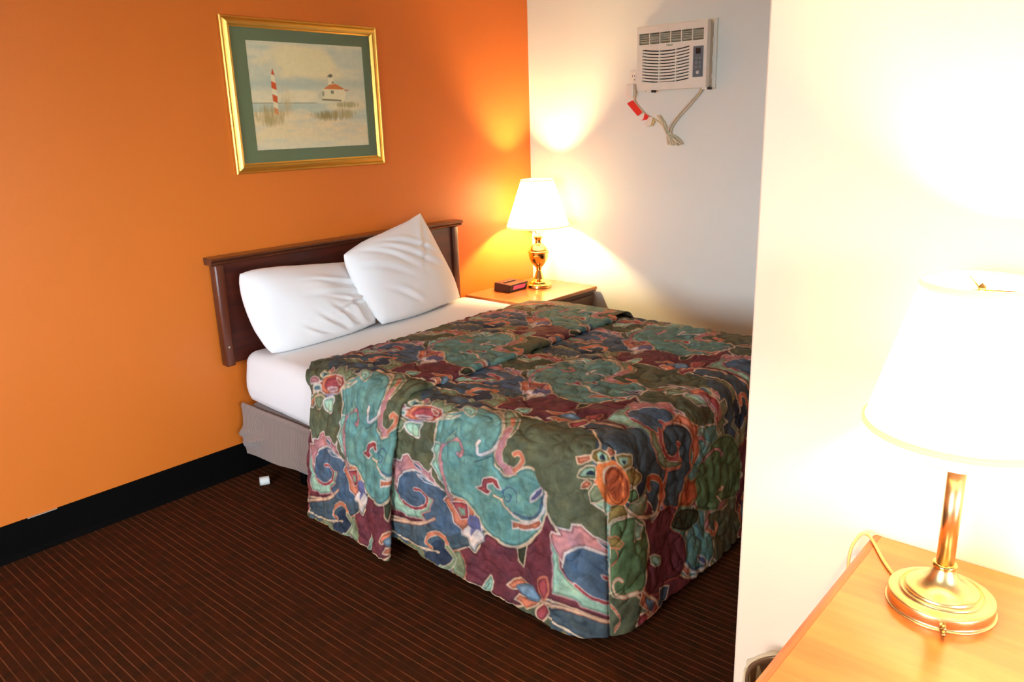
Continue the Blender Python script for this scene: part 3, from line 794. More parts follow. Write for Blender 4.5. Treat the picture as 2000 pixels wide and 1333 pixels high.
# ---- bedspread --------------------------------------------------------------------------
#PRINT_DATA
PRINT_T = (0.648, 0.71)
PRINT_SHAPES = [
    ('S','slate','',0,[(-2.5041,-1.0751),(-2.4921,-1.1692),(-2.4747,-1.2775),(-2.4792,-1.3821),(-2.5103,-1.3827),(-2.5722,-1.4043),(-2.6058,-1.3736),(-2.6058,-1.3372),(-2.6058,-1.2700),(-2.6058,-1.1888),(-2.6058,-1.0992),(-2.5833,-1.0846)]),
    ('S','slate','',0,[(-2.0294,-1.1858),(-1.9280,-1.1488),(-1.8957,-1.1790),(-1.9199,-1.3065),(-1.9092,-1.4388),(-1.8871,-1.5019),(-1.8535,-1.5147),(-1.9008,-1.4799),(-1.9367,-1.4832),(-1.9559,-1.4421),(-2.0206,-1.4943),(-2.0629,-1.3708),(-2.0403,-1.3903),(-2.0403,-1.3209),(-2.0406,-1.2420)]),
    ('S','navy','',0,[(-2.0543,-1.3767),(-2.0252,-1.3851),(-1.9938,-1.3978),(-1.9554,-1.4034),(-1.9703,-1.4466),(-2.0179,-1.4854),(-2.0400,-1.4570),(-2.0544,-1.4211)]),
    ('S','maroon','cream',0.006,[(-2.5252,-1.4057),(-2.4764,-1.4349),(-2.4758,-1.4662),(-2.4946,-1.4966),(-2.4167,-1.5325),(-2.4217,-1.5816),(-2.4232,-1.6292),(-2.4029,-1.6867),(-2.3480,-1.7315),(-2.2724,-1.7681),(-2.2819,-1.7856),(-2.3219,-1.8346),(-2.3243,-1.9335),(-2.3134,-1.9917),(-2.3591,-1.9555),(-2.3962,-1.9712),(-2.4340,-2.0230),(-2.4998,-1.9282),(-2.5250,-1.7868),(-2.5670,-1.7220),(-2.6012,-1.6705),(-2.6058,-1.6392),(-2.6058,-1.6084),(-2.6058,-1.5776),(-2.6056,-1.5182),(-2.6046,-1.4627),(-2.5496,-1.4473),(-2.5234,-1.4272)]),
    ('S','slate','cream',0.0045,[(-2.5838,-1.7839),(-2.5426,-1.7955),(-2.4944,-1.9454),(-2.4450,-2.0463),(-2.3914,-2.1564),(-2.4130,-2.2135),(-2.4633,-2.2093),(-2.5588,-2.0501),(-2.5810,-1.9355)]),
    ('S','dkteal','cream',0.006,[(-2.6058,-1.4152),(-2.6053,-1.4689),(-2.6058,-1.5061),(-2.6058,-1.5664),(-2.6058,-1.6308),(-2.6058,-1.5860),(-2.6058,-1.4908)]),
    ('S','sage','coral',0.0045,[(-2.5328,-1.4012),(-2.5175,-1.4268),(-2.5384,-1.4585),(-2.6028,-1.4544),(-2.6058,-1.4236),(-2.6017,-1.4011)]),
    ('S','navy','',0,[(-2.5774,-1.2875),(-2.5253,-1.3195),(-2.5100,-1.3672),(-2.5408,-1.3970),(-2.5783,-1.3969),(-2.6058,-1.3736),(-2.6058,-1.3344),(-2.6058,-1.2772)]),
    ('S','blue','',0,[(-2.4114,-1.1242),(-2.3615,-1.1265),(-2.3217,-1.1692),(-2.3001,-1.2206),(-2.3105,-1.2716),(-2.3222,-1.3278),(-2.3366,-1.3578),(-2.3643,-1.3651),(-2.3927,-1.3895),(-2.4163,-1.4337),(-2.4529,-1.4219),(-2.4792,-1.3821),(-2.4746,-1.3302),(-2.4700,-1.2780),(-2.4481,-1.2599),(-2.4483,-1.2039),(-2.4412,-1.1523)]),
    ('P','pink','white',0.0045,[(-2.3449,-1.0742),(-2.3300,-1.0744),(-2.3162,-1.0822),(-2.3149,-1.1101),(-2.2959,-1.0963),(-2.2908,-1.1403),(-2.2711,-1.1431),(-2.2569,-1.1690),(-2.2714,-1.1963),(-2.2630,-1.2382),(-2.2741,-1.2498),(-2.2855,-1.2870),(-2.2695,-1.2967),(-2.2925,-1.2979),(-2.3131,-1.3125),(-2.3308,-1.3560),(-2.3236,-1.3202),(-2.3108,-1.2671),(-2.3045,-1.2167),(-2.3223,-1.1694),(-2.3581,-1.1298),(-2.3946,-1.1204),(-2.3702,-1.1011)]),
    ('S','blue','white',0.003,[(-2.2767,-1.2026),(-2.2758,-1.2293),(-2.2904,-1.2556),(-2.2910,-1.2365)]),
    ('P','mint','pink',0.0045,[(-2.3413,-1.0737),(-2.3579,-1.0795),(-2.3769,-1.0893),(-2.4143,-1.0855),(-2.4458,-1.0849),(-2.4732,-1.0879),(-2.4985,-1.0907),(-2.4864,-1.1621),(-2.4964,-1.1690),(-2.4659,-1.2784),(-2.4559,-1.2476),(-2.4286,-1.2889),(-2.3791,-1.3052),(-2.3776,-1.2818),(-2.4035,-1.2777),(-2.4358,-1.2334),(-2.4515,-1.1856),(-2.4399,-1.1413),(-2.4143,-1.1119),(-2.3735,-1.1091)]),
    ('L','rose','white',0.01,[(-2.4427,-1.1573),(-2.4513,-1.1948),(-2.4331,-1.2476),(-2.4033,-1.2795),(-2.3791,-1.2734),(-2.3696,-1.2432),(-2.3727,-1.2158)]),
    ('L','white','',0.005,[(-2.3079,-1.2817),(-2.3008,-1.2445),(-2.3036,-1.2084),(-2.3217,-1.1692),(-2.3583,-1.1316),(-2.4078,-1.1193)]),
    ('S','ltblue','white',0.003,[(-2.3161,-1.2200),(-2.3159,-1.2754),(-2.3236,-1.3202),(-2.3272,-1.2702)]),
    ('L','coral','cream',0.014,[(-2.5513,-1.3083),(-2.5463,-1.2796),(-2.5161,-1.2917),(-2.4919,-1.3310),(-2.4970,-1.3658),(-2.5213,-1.3738)]),
    ('L','sage','cream',0.014,[(-2.5256,-1.3737),(-2.5396,-1.4015),(-2.5722,-1.4043),(-2.6058,-1.3670),(-2.6058,-1.3540)]),
    ('P','sage','gold',0.0045,[(-2.6058,-1.1244),(-2.5967,-1.1282),(-2.6058,-1.1727),(-2.5756,-1.2338),(-2.5892,-1.2729),(-2.6058,-1.2796),(-2.6058,-1.3274),(-2.6058,-1.3344),(-2.6058,-1.2644),(-2.6058,-1.1692)]),
    ('P','coral','',0,[(-2.6058,-1.1580),(-2.6058,-1.2084),(-2.6058,-1.2588),(-2.6058,-1.1916)]),
    ('P','white','slate',0.004,[(-2.4353,-1.4403),(-2.4568,-1.4370),(-2.4546,-1.4656),(-2.4756,-1.4738),(-2.4915,-1.4967),(-2.4669,-1.5026),(-2.4410,-1.5348),(-2.4161,-1.5188),(-2.3830,-1.5586),(-2.3630,-1.5484),(-2.3284,-1.5530),(-2.3135,-1.5252),(-2.3297,-1.4974),(-2.3623,-1.4683)]),
    ('P','mint','white',0.003,[(-2.3334,-1.5020),(-2.3256,-1.5402),(-2.3640,-1.5452),(-2.3908,-1.5201),(-2.3696,-1.4994)]),
    ('P','coral','white',0.0045,[(-2.3629,-1.3529),(-2.3424,-1.3703),(-2.3405,-1.3999),(-2.3269,-1.4103),(-2.3309,-1.4361),(-2.3241,-1.4671),(-2.3348,-1.4985),(-2.3977,-1.4847),(-2.4202,-1.4585),(-2.4468,-1.4391),(-2.4301,-1.4275),(-2.4221,-1.4066),(-2.4006,-1.3936)]),
    ('P','rose','white',0.003,[(-2.3574,-1.3856),(-2.3394,-1.4628),(-2.3891,-1.4664),(-2.4056,-1.4315)]),
    ('P','mint','rose',0.005,[(-2.3689,-1.4096),(-2.3584,-1.4516),(-2.3849,-1.4543),(-2.3946,-1.4296)]),
    ('P','lilac','',0,[(-2.4076,-1.4584),(-2.3732,-1.4698),(-2.3720,-1.4908),(-2.3322,-1.4982),(-2.3615,-1.5087),(-2.3414,-1.5368),(-2.3724,-1.5228),(-2.3795,-1.5441),(-2.3892,-1.5161),(-2.4176,-1.5139),(-2.4175,-1.4915),(-2.4476,-1.4780),(-2.4227,-1.4689)]),
    ('S','teal','cream',0.007,[(-2.1090,-1.3182),(-2.0806,-1.3274),(-2.0493,-1.3572),(-2.0236,-1.3999),(-1.9927,-1.4460),(-2.0064,-1.5123),(-2.0267,-1.5539),(-2.0689,-1.5824),(-2.0938,-1.5797),(-2.1248,-1.5713),(-2.1727,-1.5695),(-2.1960,-1.5934),(-2.1946,-1.6323),(-2.1615,-1.6732),(-2.1511,-1.7045),(-2.1595,-1.7429),(-2.1952,-1.7638),(-2.2503,-1.7665),(-2.3066,-1.7591),(-2.3589,-1.7232),(-2.4004,-1.6803),(-2.4226,-1.6312),(-2.4217,-1.5876),(-2.4089,-1.5408),(-2.3747,-1.5067),(-2.3381,-1.4613),(-2.3333,-1.3952),(-2.3110,-1.3552),(-2.2505,-1.3254),(-2.1950,-1.3063)]),
    ('P','mint','white',0.0045,[(-2.1687,-1.3105),(-2.2016,-1.2966),(-2.2243,-1.3136),(-2.2532,-1.2949),(-2.2694,-1.3158),(-2.3007,-1.3354),(-2.3080,-1.3505),(-2.3332,-1.3702),(-2.3508,-1.3902),(-2.3063,-1.3781),(-2.2842,-1.3506),(-2.2490,-1.3305),(-2.2101,-1.3247),(-2.1743,-1.3365)]),
    ('L','pink','dkteal',0.012,[(-2.3477,-1.3875),(-2.3190,-1.3647),(-2.2703,-1.3422),(-2.2191,-1.3351),(-2.1809,-1.3424),(-2.1564,-1.3655),(-2.1386,-1.3983),(-2.1444,-1.4261),(-2.1623,-1.4368),(-2.1882,-1.4237),(-2.1881,-1.4072)]),
    ('P','mint','dkteal',0.004,[(-2.1681,-1.3507),(-2.1389,-1.3647),(-2.0996,-1.4097),(-2.1362,-1.3984),(-2.1509,-1.3776)]),
    ('L','white','dkteal',0.01,[(-2.1158,-1.5095),(-2.1332,-1.4989),(-2.1655,-1.5013),(-2.1495,-1.5362),(-2.1277,-1.5668),(-2.0997,-1.5831)]),
    ('L','dkteal','',0.005,[(-2.1922,-1.4878),(-2.1734,-1.5221),(-2.1525,-1.5625),(-2.1729,-1.5675)]),
    ('L','cream','sage',0.016,[(-1.9888,-1.4372),(-1.9870,-1.4946),(-2.0010,-1.5407),(-2.0419,-1.5785),(-2.0781,-1.5928)]),
    ('S','sage','cream',0.0045,[(-1.9761,-1.5137),(-1.9690,-1.5460),(-2.0040,-1.6017),(-2.0387,-1.6235),(-2.0703,-1.6243),(-2.0856,-1.6055),(-2.0524,-1.5799)]),
    ('S','coral','',0,[(-2.0009,-1.5618),(-2.0061,-1.5853),(-2.0377,-1.6096),(-2.0420,-1.5997)]),
    ('L','pink','cream',0.024,[(-2.0585,-1.6038),(-2.0964,-1.6000),(-2.1345,-1.5872),(-2.1662,-1.5928),(-2.1811,-1.6181),(-2.1771,-1.6451)]),
    ('L','coral','cream',0.013,[(-2.1771,-1.6451),(-2.1508,-1.6730),(-2.1281,-1.6806),(-2.1160,-1.6639),(-2.1251,-1.6466)]),
    ('S','mint','cream',0.0045,[(-2.0303,-1.3862),(-2.0054,-1.3922),(-2.0147,-1.4315),(-2.0492,-1.4487),(-2.0495,-1.4190)]),
    ('L','dkolive','',0.003,[(-2.0320,-1.4080),(-2.0321,-1.4233),(-2.0393,-1.4272)]),
    ('P','rose','white',0.0045,[(-2.2753,-1.4911),(-2.2613,-1.5162),(-2.2342,-1.5242),(-2.2212,-1.5553),(-2.2234,-1.5831),(-2.2477,-1.6008),(-2.2487,-1.5840),(-2.2389,-1.5634),(-2.2499,-1.5414),(-2.2638,-1.5397),(-2.2680,-1.5556),(-2.2822,-1.5459),(-2.2812,-1.5244),(-2.2775,-1.5122)]),
    ('L','blue','',0.005,[(-2.2704,-1.6588),(-2.2373,-1.6506),(-2.2311,-1.6296),(-2.2525,-1.6048),(-2.2765,-1.6080),(-2.2795,-1.6262),(-2.2597,-1.6321),(-2.2541,-1.6233)]),
    ('L','cream','dkteal',0.008,[(-2.2796,-1.5668),(-2.2849,-1.5915),(-2.2993,-1.6130),(-2.3116,-1.6422)]),
    ('L','white','',0.008,[(-2.3116,-1.6422),(-2.3247,-1.6666),(-2.3211,-1.7003),(-2.2971,-1.7364),(-2.2674,-1.7559),(-2.2177,-1.7622),(-2.1914,-1.7639)]),
    ('L','blue','',0.008,[(-2.3079,-1.6483),(-2.3121,-1.6906),(-2.2850,-1.7360),(-2.2487,-1.7489),(-2.2168,-1.7540)]),
    ('P','coral','white',0.0045,[(-2.3337,-1.6422),(-2.3349,-1.6662),(-2.3262,-1.7017),(-2.2927,-1.7492),(-2.3063,-1.7551),(-2.3280,-1.7352),(-2.3458,-1.6962),(-2.3527,-1.6588),(-2.3586,-1.6444)]),
    ('P','lilac','white',0.006,[(-2.2571,-1.7044),(-2.2353,-1.7134),(-2.2149,-1.7271),(-2.1940,-1.7540),(-2.2194,-1.7494),(-2.2424,-1.7289)]),
    ('P','sage','white',0.006,[(-2.1665,-1.7481),(-2.1454,-1.7689),(-2.1259,-1.7975),(-2.1163,-1.8390),(-2.1376,-1.8262),(-2.1597,-1.8199),(-2.1818,-1.7916),(-2.1819,-1.7680)]),
    ('P','coral','',0,[(-2.1704,-1.7662),(-2.1397,-1.7982),(-2.1416,-1.8114),(-2.1721,-1.7881)]),
    ('S','mint','cream',0.0045,[(-2.6054,-1.5251),(-2.5693,-1.5428),(-2.5464,-1.5611),(-2.5784,-1.5719),(-2.6058,-1.5569),(-2.6058,-1.5369)]),
    ('L','dkolive','',0.003,[(-2.6026,-1.5388),(-2.5749,-1.5551)]),
    ('P','dkolive','cream',0.0045,[(-2.4210,-1.6565),(-2.3893,-1.7007),(-2.4276,-1.6947),(-2.4692,-1.6827),(-2.4564,-1.6676)]),
    ('P','coral','cream',0.0045,[(-2.5509,-1.6238),(-2.5191,-1.6526),(-2.5044,-1.6797),(-2.5130,-1.7062),(-2.5396,-1.6816),(-2.5551,-1.6476)]),
    ('P','coral','cream',0.0045,[(-2.5627,-1.6707),(-2.5860,-1.6556),(-2.5822,-1.6852),(-2.5944,-1.7037),(-2.5697,-1.7372),(-2.5431,-1.7579),(-2.5565,-1.7080)]),
    ('S','ltblue','slate',0.004,[(-2.5439,-1.6606),(-2.5210,-1.6859),(-2.5158,-1.7189),(-2.5377,-1.7580),(-2.5543,-1.7389),(-2.5600,-1.7010)]),
    ('S','rose','coral',0.006,[(-2.4925,-1.7425),(-2.4709,-1.7549),(-2.4656,-1.7756),(-2.4931,-1.7876),(-2.5321,-1.7741),(-2.5214,-1.7569)]),
    ('S','rose','cream',0.006,[(-2.5758,-1.7416),(-2.5448,-1.7728),(-2.5581,-1.7889),(-2.5844,-1.7809),(-2.6058,-1.7637),(-2.5987,-1.7452)]),
    ('L','cream','coral',0.006,[(-2.5431,-1.7579),(-2.5336,-1.8047),(-2.4970,-1.9462),(-2.4431,-2.0279)]),
    ('L','cream','',0.006,[(-2.5838,-1.7839),(-2.5864,-1.8947),(-2.5588,-2.0501)]),
    ('S','sage','cream',0.0045,[(-2.1387,-1.0990),(-2.1272,-1.1335),(-2.1317,-1.1728),(-2.1641,-1.1554),(-2.1811,-1.1250),(-2.1586,-1.1063)]),
    ('P','sage','cream',0.0045,[(-2.0602,-1.2628),(-2.0201,-1.2582),(-2.0166,-1.2916),(-2.0400,-1.3140),(-2.0001,-1.3426),(-2.0343,-1.3477),(-2.0414,-1.3957),(-2.0552,-1.3719),(-2.0707,-1.3297)]),
    ('P','mint','cream',0.0045,[(-2.0911,-1.3162),(-2.0766,-1.3416),(-2.0599,-1.4017),(-2.0799,-1.3697)]),
    ('P','coral','white',0.004,[(-2.0883,-1.1634),(-2.0681,-1.2088),(-2.0572,-1.2646),(-2.0582,-1.3191),(-2.0773,-1.3288),(-2.1024,-1.3089),(-2.1221,-1.1938),(-2.1164,-1.1486)]),
    ('S','rose','rust',0.004,[(-2.0939,-1.2008),(-2.0714,-1.2315),(-2.0630,-1.2763),(-2.0662,-1.3175),(-2.0828,-1.3234),(-2.0999,-1.2834),(-2.1080,-1.2241),(-2.1033,-1.1978)]),
    ('S','coral','white',0.003,[(-2.0662,-1.2733),(-2.0686,-1.3061),(-2.0827,-1.3144),(-2.0799,-1.2930)]),
    ('S','pink','white',0.003,[(-2.1025,-1.2169),(-2.0925,-1.2673),(-2.0939,-1.2971),(-2.1074,-1.2392)]),
    ('P','lilac','',0,[(-2.1225,-1.1843),(-2.1108,-1.2539),(-2.1260,-1.2232),(-2.1346,-1.1761)]),
    ('S','mint','white',0.006,[(-2.1356,-1.1720),(-2.1221,-1.2276),(-2.1221,-1.2516),(-2.1503,-1.2395),(-2.1755,-1.2368),(-2.1777,-1.1953),(-2.1613,-1.1741)]),
    ('P','mint','white',0.004,[(-2.1181,-1.0906),(-2.0994,-1.1295),(-2.0968,-1.1691),(-2.1125,-1.1633),(-2.1200,-1.1153)]),
    ('S','blue','',0,[(-2.1142,-1.1094),(-2.1043,-1.1326),(-2.1052,-1.1558),(-2.1136,-1.1380)]),
    ('P','pink','white',0.004,[(-2.0883,-1.1001),(-2.0759,-1.1204),(-2.0771,-1.1529),(-2.0889,-1.1684),(-2.0976,-1.1274),(-2.1052,-1.0851)]),
    ('P','mint','cream',0.005,[(-2.0686,-1.1597),(-2.0518,-1.1808),(-2.0527,-1.2224),(-2.0646,-1.2323),(-2.0771,-1.1840)]),
    ('S','blue','',0,[(-2.0666,-1.1792),(-2.0577,-1.1889),(-2.0658,-1.2142)]),
    ('P','pink','cream',0.003,[(-2.0401,-1.2023),(-2.0323,-1.2285),(-2.0489,-1.2534),(-2.0571,-1.2330)]),
]
CORNER_SHAPES = [
    ('S','olive','',0,[(-2.0790,-1.7113),(-2.0226,-1.7596),(-2.0202,-1.8489),(-2.0960,-1.9440),(-2.1796,-1.9771),(-2.2099,-1.8746),(-2.1938,-1.7439)]),
    ('S','slate','',0,[(-1.9004,-1.7979),(-1.8827,-1.8520),(-1.8304,-1.9175),(-1.8263,-1.9544),(-1.8162,-2.0016),(-1.7680,-2.0708),(-1.7786,-2.1068),(-1.8364,-2.0907),(-1.8925,-2.0402),(-1.9345,-2.0000),(-1.9359,-1.9675),(-1.9747,-1.9465),(-1.9908,-1.9136),(-2.0043,-1.8978),(-1.9671,-1.8620)]),
    ('L','cream','',0.006,[(-1.9280,-1.8020),(-1.9608,-1.8464),(-1.9926,-1.8848),(-2.0088,-1.8979)]),
    ('S','slate','coral',0.01,[(-1.7448,-1.9527),(-1.7132,-1.9435),(-1.6741,-1.9544),(-1.6405,-1.9745),(-1.6205,-2.0022),(-1.6113,-2.0349),(-1.6171,-2.0662),(-1.6147,-2.1212),(-1.6479,-2.1368),(-1.6677,-2.1738),(-1.6987,-2.2197),(-1.7767,-2.1846),(-1.7634,-2.1373),(-1.7541,-2.0949),(-1.7482,-2.0811),(-1.6902,-2.0927),(-1.6700,-2.0809),(-1.6965,-2.0565),(-1.7319,-2.0468),(-1.7710,-2.0073),(-1.7752,-1.9747)]),
    ('P','coral','cream',0.0045,[(-1.6914,-1.9438),(-1.6328,-1.9323),(-1.6172,-1.9574),(-1.5973,-1.9818),(-1.5652,-1.9983),(-1.5648,-2.0291),(-1.5494,-2.0946),(-1.5798,-2.1177),(-1.6094,-2.1203),(-1.5944,-2.0903),(-1.5983,-2.0399),(-1.6281,-1.9922),(-1.6450,-1.9704)]),
    ('S','sage','coral',0.0045,[(-1.7994,-1.9355),(-1.7824,-1.9454),(-1.7982,-1.9800),(-1.7654,-2.0327),(-1.7115,-2.0644),(-1.6777,-2.0781),(-1.6736,-2.0930),(-1.7473,-2.0766),(-1.7773,-2.0634),(-1.8167,-2.0101),(-1.8272,-1.9651)]),
    ('L','rose','cream',0.012,[(-1.7582,-1.9454),(-1.7768,-1.9683),(-1.7880,-1.9933),(-1.7480,-2.0397),(-1.7112,-2.0597),(-1.6899,-2.0554),(-1.6819,-2.0286),(-1.6977,-2.0132)]),
    ('S','green','sage',0.006,[(-1.5731,-2.1465),(-1.5208,-2.1150),(-1.4613,-2.0800),(-1.3968,-2.0837),(-1.3342,-2.1060),(-1.2820,-2.1646),(-1.2560,-2.2282),(-1.2726,-2.2859),(-1.3202,-2.3224),(-1.4386,-2.2939),(-1.4723,-2.3096),(-1.5789,-2.2652),(-1.5895,-2.1987)]),
    ('L','pink','dkolive',0.008,[(-1.5185,-2.1329),(-1.4973,-2.1109),(-1.4498,-2.1120),(-1.4063,-2.1412),(-1.4176,-2.1489)]),
    ('L','cream','dkolive',0.007,[(-1.4386,-2.2939),(-1.4515,-2.2637),(-1.4102,-2.2554),(-1.4215,-2.2631)]),
    ('P','rust','gold',0.006,[(-1.6429,-2.1419),(-1.6113,-2.1639),(-1.5835,-2.1652),(-1.5890,-2.2268),(-1.6238,-2.2428),(-1.6871,-2.2192),(-1.6700,-2.1903)]),
    ('S','dkolive','sage',0.0045,[(-1.7407,-2.2646),(-1.7028,-2.2332),(-1.6402,-2.2419),(-1.5728,-2.2770),(-1.5968,-2.3029),(-1.6461,-2.3146)]),
    ('S','maroon','rust',0.004,[(-1.8768,-2.2312),(-1.8303,-2.2055),(-1.7851,-2.1928),(-1.7416,-2.1982),(-1.7041,-2.2238),(-1.7453,-2.2632),(-1.6937,-2.3066),(-1.6733,-2.3391),(-1.6734,-2.4124),(-1.7035,-2.4350),(-1.7805,-2.4256),(-1.8478,-2.4326),(-1.9139,-2.3877),(-1.8888,-2.3390),(-1.8727,-2.2773)]),
    ('P','mint','cream',0.0045,[(-1.8721,-2.3004),(-1.8450,-2.3054),(-1.8005,-2.3352),(-1.8147,-2.3496),(-1.8505,-2.3455),(-1.8647,-2.3269)]),
    ('P','blue','cream',0.0045,[(-1.8269,-2.4259),(-1.7712,-2.4405),(-1.7949,-2.4798),(-1.8479,-2.4798)]),
    ('L','cream','rust',0.009,[(-1.9435,-2.3616),(-1.9117,-2.4006),(-1.8635,-2.4418),(-1.8491,-2.4787),(-1.9067,-2.4798)]),
    ('S','green','cream',0.006,[(-2.1220,-2.0933),(-2.0288,-2.1269),(-1.9245,-2.1612),(-1.8858,-2.2101),(-1.8766,-2.2757),(-1.8916,-2.3373),(-1.9376,-2.3791),(-2.0752,-2.3592),(-2.1956,-2.3034),(-2.2408,-2.2447),(-2.1662,-2.1468)]),
    ('L','cream','coral',0.009,[(-2.1418,-2.2738),(-2.1816,-2.2427),(-2.2176,-2.2399),(-2.2129,-2.2784),(-2.1307,-2.3388),(-1.9912,-2.3733)]),
    ('P','mint','cream',0.0045,[(-1.9512,-2.1598),(-1.9034,-2.1913),(-1.9196,-2.2231),(-1.9896,-2.2180)]),
    ('P','gold','coral',0.0045,[(-2.1587,-2.1114),(-2.1162,-2.1344),(-2.0733,-2.1863),(-2.1145,-2.1824),(-2.1622,-2.1468)]),
    ('L','coral','',0.007,[(-2.1379,-2.1695),(-2.1394,-2.1972),(-2.1868,-2.1906)]),
    ('L','coral','cream',0.01,[(-2.2683,-2.2823),(-2.2405,-2.3241),(-2.2215,-2.3715),(-2.2889,-2.3586)]),
    ('L','rust','cream',0.016,[(-1.8580,-2.0993),(-1.8615,-2.0730),(-1.8316,-2.0730),(-1.7858,-2.1105),(-1.7825,-2.1509),(-1.8049,-2.1818)]),
    ('L','cream','olive',0.009,[(-2.0245,-2.0838),(-1.9845,-2.1280),(-1.9147,-2.1621),(-1.8442,-2.1896),(-1.8103,-2.1800),(-1.7965,-2.1406)]),
    ('P','gold','cream',0.0045,[(-2.0960,-2.0450),(-2.0199,-2.0886),(-2.0005,-2.1334),(-2.1028,-2.0877),(-2.1365,-2.0850)]),
    ('P','mint','cream',0.004,[(-2.1101,-2.0093),(-2.0801,-2.0284),(-2.0953,-2.0633),(-2.1266,-2.0547),(-2.1228,-2.0239)]),
    ('P','sage','cream',0.0045,[(-2.1365,-1.9461),(-2.1016,-1.9528),(-2.0739,-1.9885),(-2.0830,-2.0197),(-2.1368,-1.9946),(-2.1542,-1.9718)]),
    ('P','green','cream',0.0045,[(-2.0008,-2.0557),(-1.9395,-2.0668),(-1.9141,-2.1110),(-1.9691,-2.1076),(-2.0086,-2.0821)]),
    ('P','gold','cream',0.0045,[(-1.9808,-1.9971),(-1.9418,-2.0043),(-1.8968,-2.0413),(-1.9114,-2.0543),(-1.9451,-2.0639),(-1.9890,-2.0377)]),
    ('S','orange','',0,[(-2.0615,-1.9226),(-2.0267,-1.9335),(-2.0003,-1.9578),(-1.9818,-2.0055),(-1.9798,-2.0618),(-2.0093,-2.0937),(-2.0702,-2.0598),(-2.1024,-2.0236),(-2.0962,-1.9618)]),
    ('S','cream','',0,[(-2.0526,-1.9466),(-2.0328,-1.9482),(-2.0088,-1.9646),(-2.0121,-1.9793),(-2.0413,-1.9576),(-2.0679,-1.9838),(-2.0722,-1.9712)]),
    ('S','rust','rust',0.004,[(-2.0539,-1.9606),(-2.0315,-1.9560),(-2.0118,-1.9706),(-1.9936,-2.0027),(-1.9854,-2.0393),(-1.9927,-2.0737),(-2.0291,-2.0824),(-2.0708,-2.0510),(-2.0810,-2.0148),(-2.0691,-1.9824)]),
    ('L','orange','',0.007,[(-2.0729,-2.0140),(-2.0699,-2.0417),(-2.0448,-2.0681),(-2.0172,-2.0630),(-2.0073,-2.0381),(-2.0118,-2.0088)]),
    ('P','coral','cream',0.004,[(-2.0708,-1.8550),(-2.0458,-1.8895),(-2.0546,-1.9007),(-2.0802,-1.8832),(-2.0857,-1.8694)]),
    ('P','coral','cream',0.004,[(-2.0080,-1.9165),(-1.9928,-1.9142),(-1.9825,-1.9345),(-1.9896,-1.9409),(-2.0123,-1.9338)]),
    ('P','coral','cream',0.004,[(-2.1289,-1.9090),(-2.1095,-1.9194),(-2.1065,-1.9427),(-2.1295,-1.9384),(-2.1440,-1.9118)]),
    ('P','gold','cream',0.0045,[(-2.0513,-1.8955),(-2.0311,-1.8885),(-2.0114,-1.8963),(-2.0075,-1.9225),(-2.0145,-1.9438),(-2.0398,-1.9293),(-2.0510,-1.9133)]),
    ('P','mint','',0,[(-2.0293,-1.9005),(-2.0170,-1.9050),(-2.0140,-1.9249),(-2.0227,-1.9350),(-2.0389,-1.9178)]),
    ('S','navy','',0,[(-2.0310,-1.9114),(-2.0200,-1.9164),(-2.0242,-1.9310),(-2.0357,-1.9202)]),
    ('P','gold','cream',0.0045,[(-1.9950,-1.9432),(-1.9747,-1.9497),(-1.9415,-1.9694),(-1.9459,-1.9979),(-1.9838,-1.9975),(-2.0006,-1.9639)]),
    ('P','mint','',0,[(-1.9886,-1.9539),(-1.9586,-1.9695),(-1.9651,-1.9840),(-1.9848,-1.9834),(-1.9928,-1.9666)]),
    ('S','navy','',0,[(-1.9851,-1.9666),(-1.9711,-1.9737),(-1.9807,-1.9799)]),
    ('P','sage','cream',0.0045,[(-2.1219,-1.8848),(-2.0966,-1.8859),(-2.0757,-1.8970),(-2.0590,-1.9173),(-2.0747,-1.9367),(-2.0886,-1.9468),(-2.1089,-1.9151)]),
    ('P','mint','',0,[(-2.1099,-1.8933),(-2.0847,-1.8997),(-2.0684,-1.9203),(-2.0848,-1.9371),(-2.0980,-1.9123)]),
    ('S','navy','',0,[(-2.0972,-1.9081),(-2.0798,-1.9138),(-2.0767,-1.9299),(-2.0853,-1.9347)]),
]
#END_PRINT_DATA

SP_RC, SP_RE, SP_ZT = 0.16, 0.075, 0.604
SP_XL, SP_XR, SP_YF = -2.088, -0.658, -1.962
SP_FOLD = -1.15
SP_STEP = 0.0028

def spread_profile(q, hem):
    """unrolled length q from the inner line -> (outward distance, z, drop length along the cloth)"""
    q1 = SP_RC - SP_RE
    arc = SP_RE * math.pi / 2
    rho = np.where(q < q1, q, 0.0); z = np.full_like(q, SP_ZT)
    a = np.clip((q - q1) / SP_RE, 0, math.pi / 2)
    rho = np.where(q < q1, q, q1 + SP_RE * np.sin(a)); z = np.where(q < q1, SP_ZT, SP_ZT - SP_RE * (1 - np.cos(a)))
    dn = np.clip(q - q1 - arc, 0, None)
    skirt = SP_ZT - SP_RE - hem
    full = (q.max() - q1 - arc)
    t = dn / full
    z = np.where(dn > 0, SP_ZT - SP_RE - skirt * t, z)
    rho = rho + 0.038 * t ** 1.3
    return rho, z, t
def quilt_relief(U, V):
    """puckered all-over quilting: rounded cushions between wandering stitch lines"""
    wx = U + 0.02 * vnoise(U, V, 9, 61, 2); wy = V + 0.02 * vnoise(U, V, 9, 67, 2)
    n1 = np.abs(vnoise(wx, wy, 13, 71, 2)); n2 = np.abs(vnoise(wx + 3.1, wy - 1.7, 21, 77, 2))
    n3 = vnoise(U, V, 42, 83, 2)
    return 0.0095 * np.minimum(n1 * 4.0, 1) ** 0.6 + 0.0055 * np.minimum(n2 * 5, 1) ** 0.6 + 0.003 * n3 - 0.009

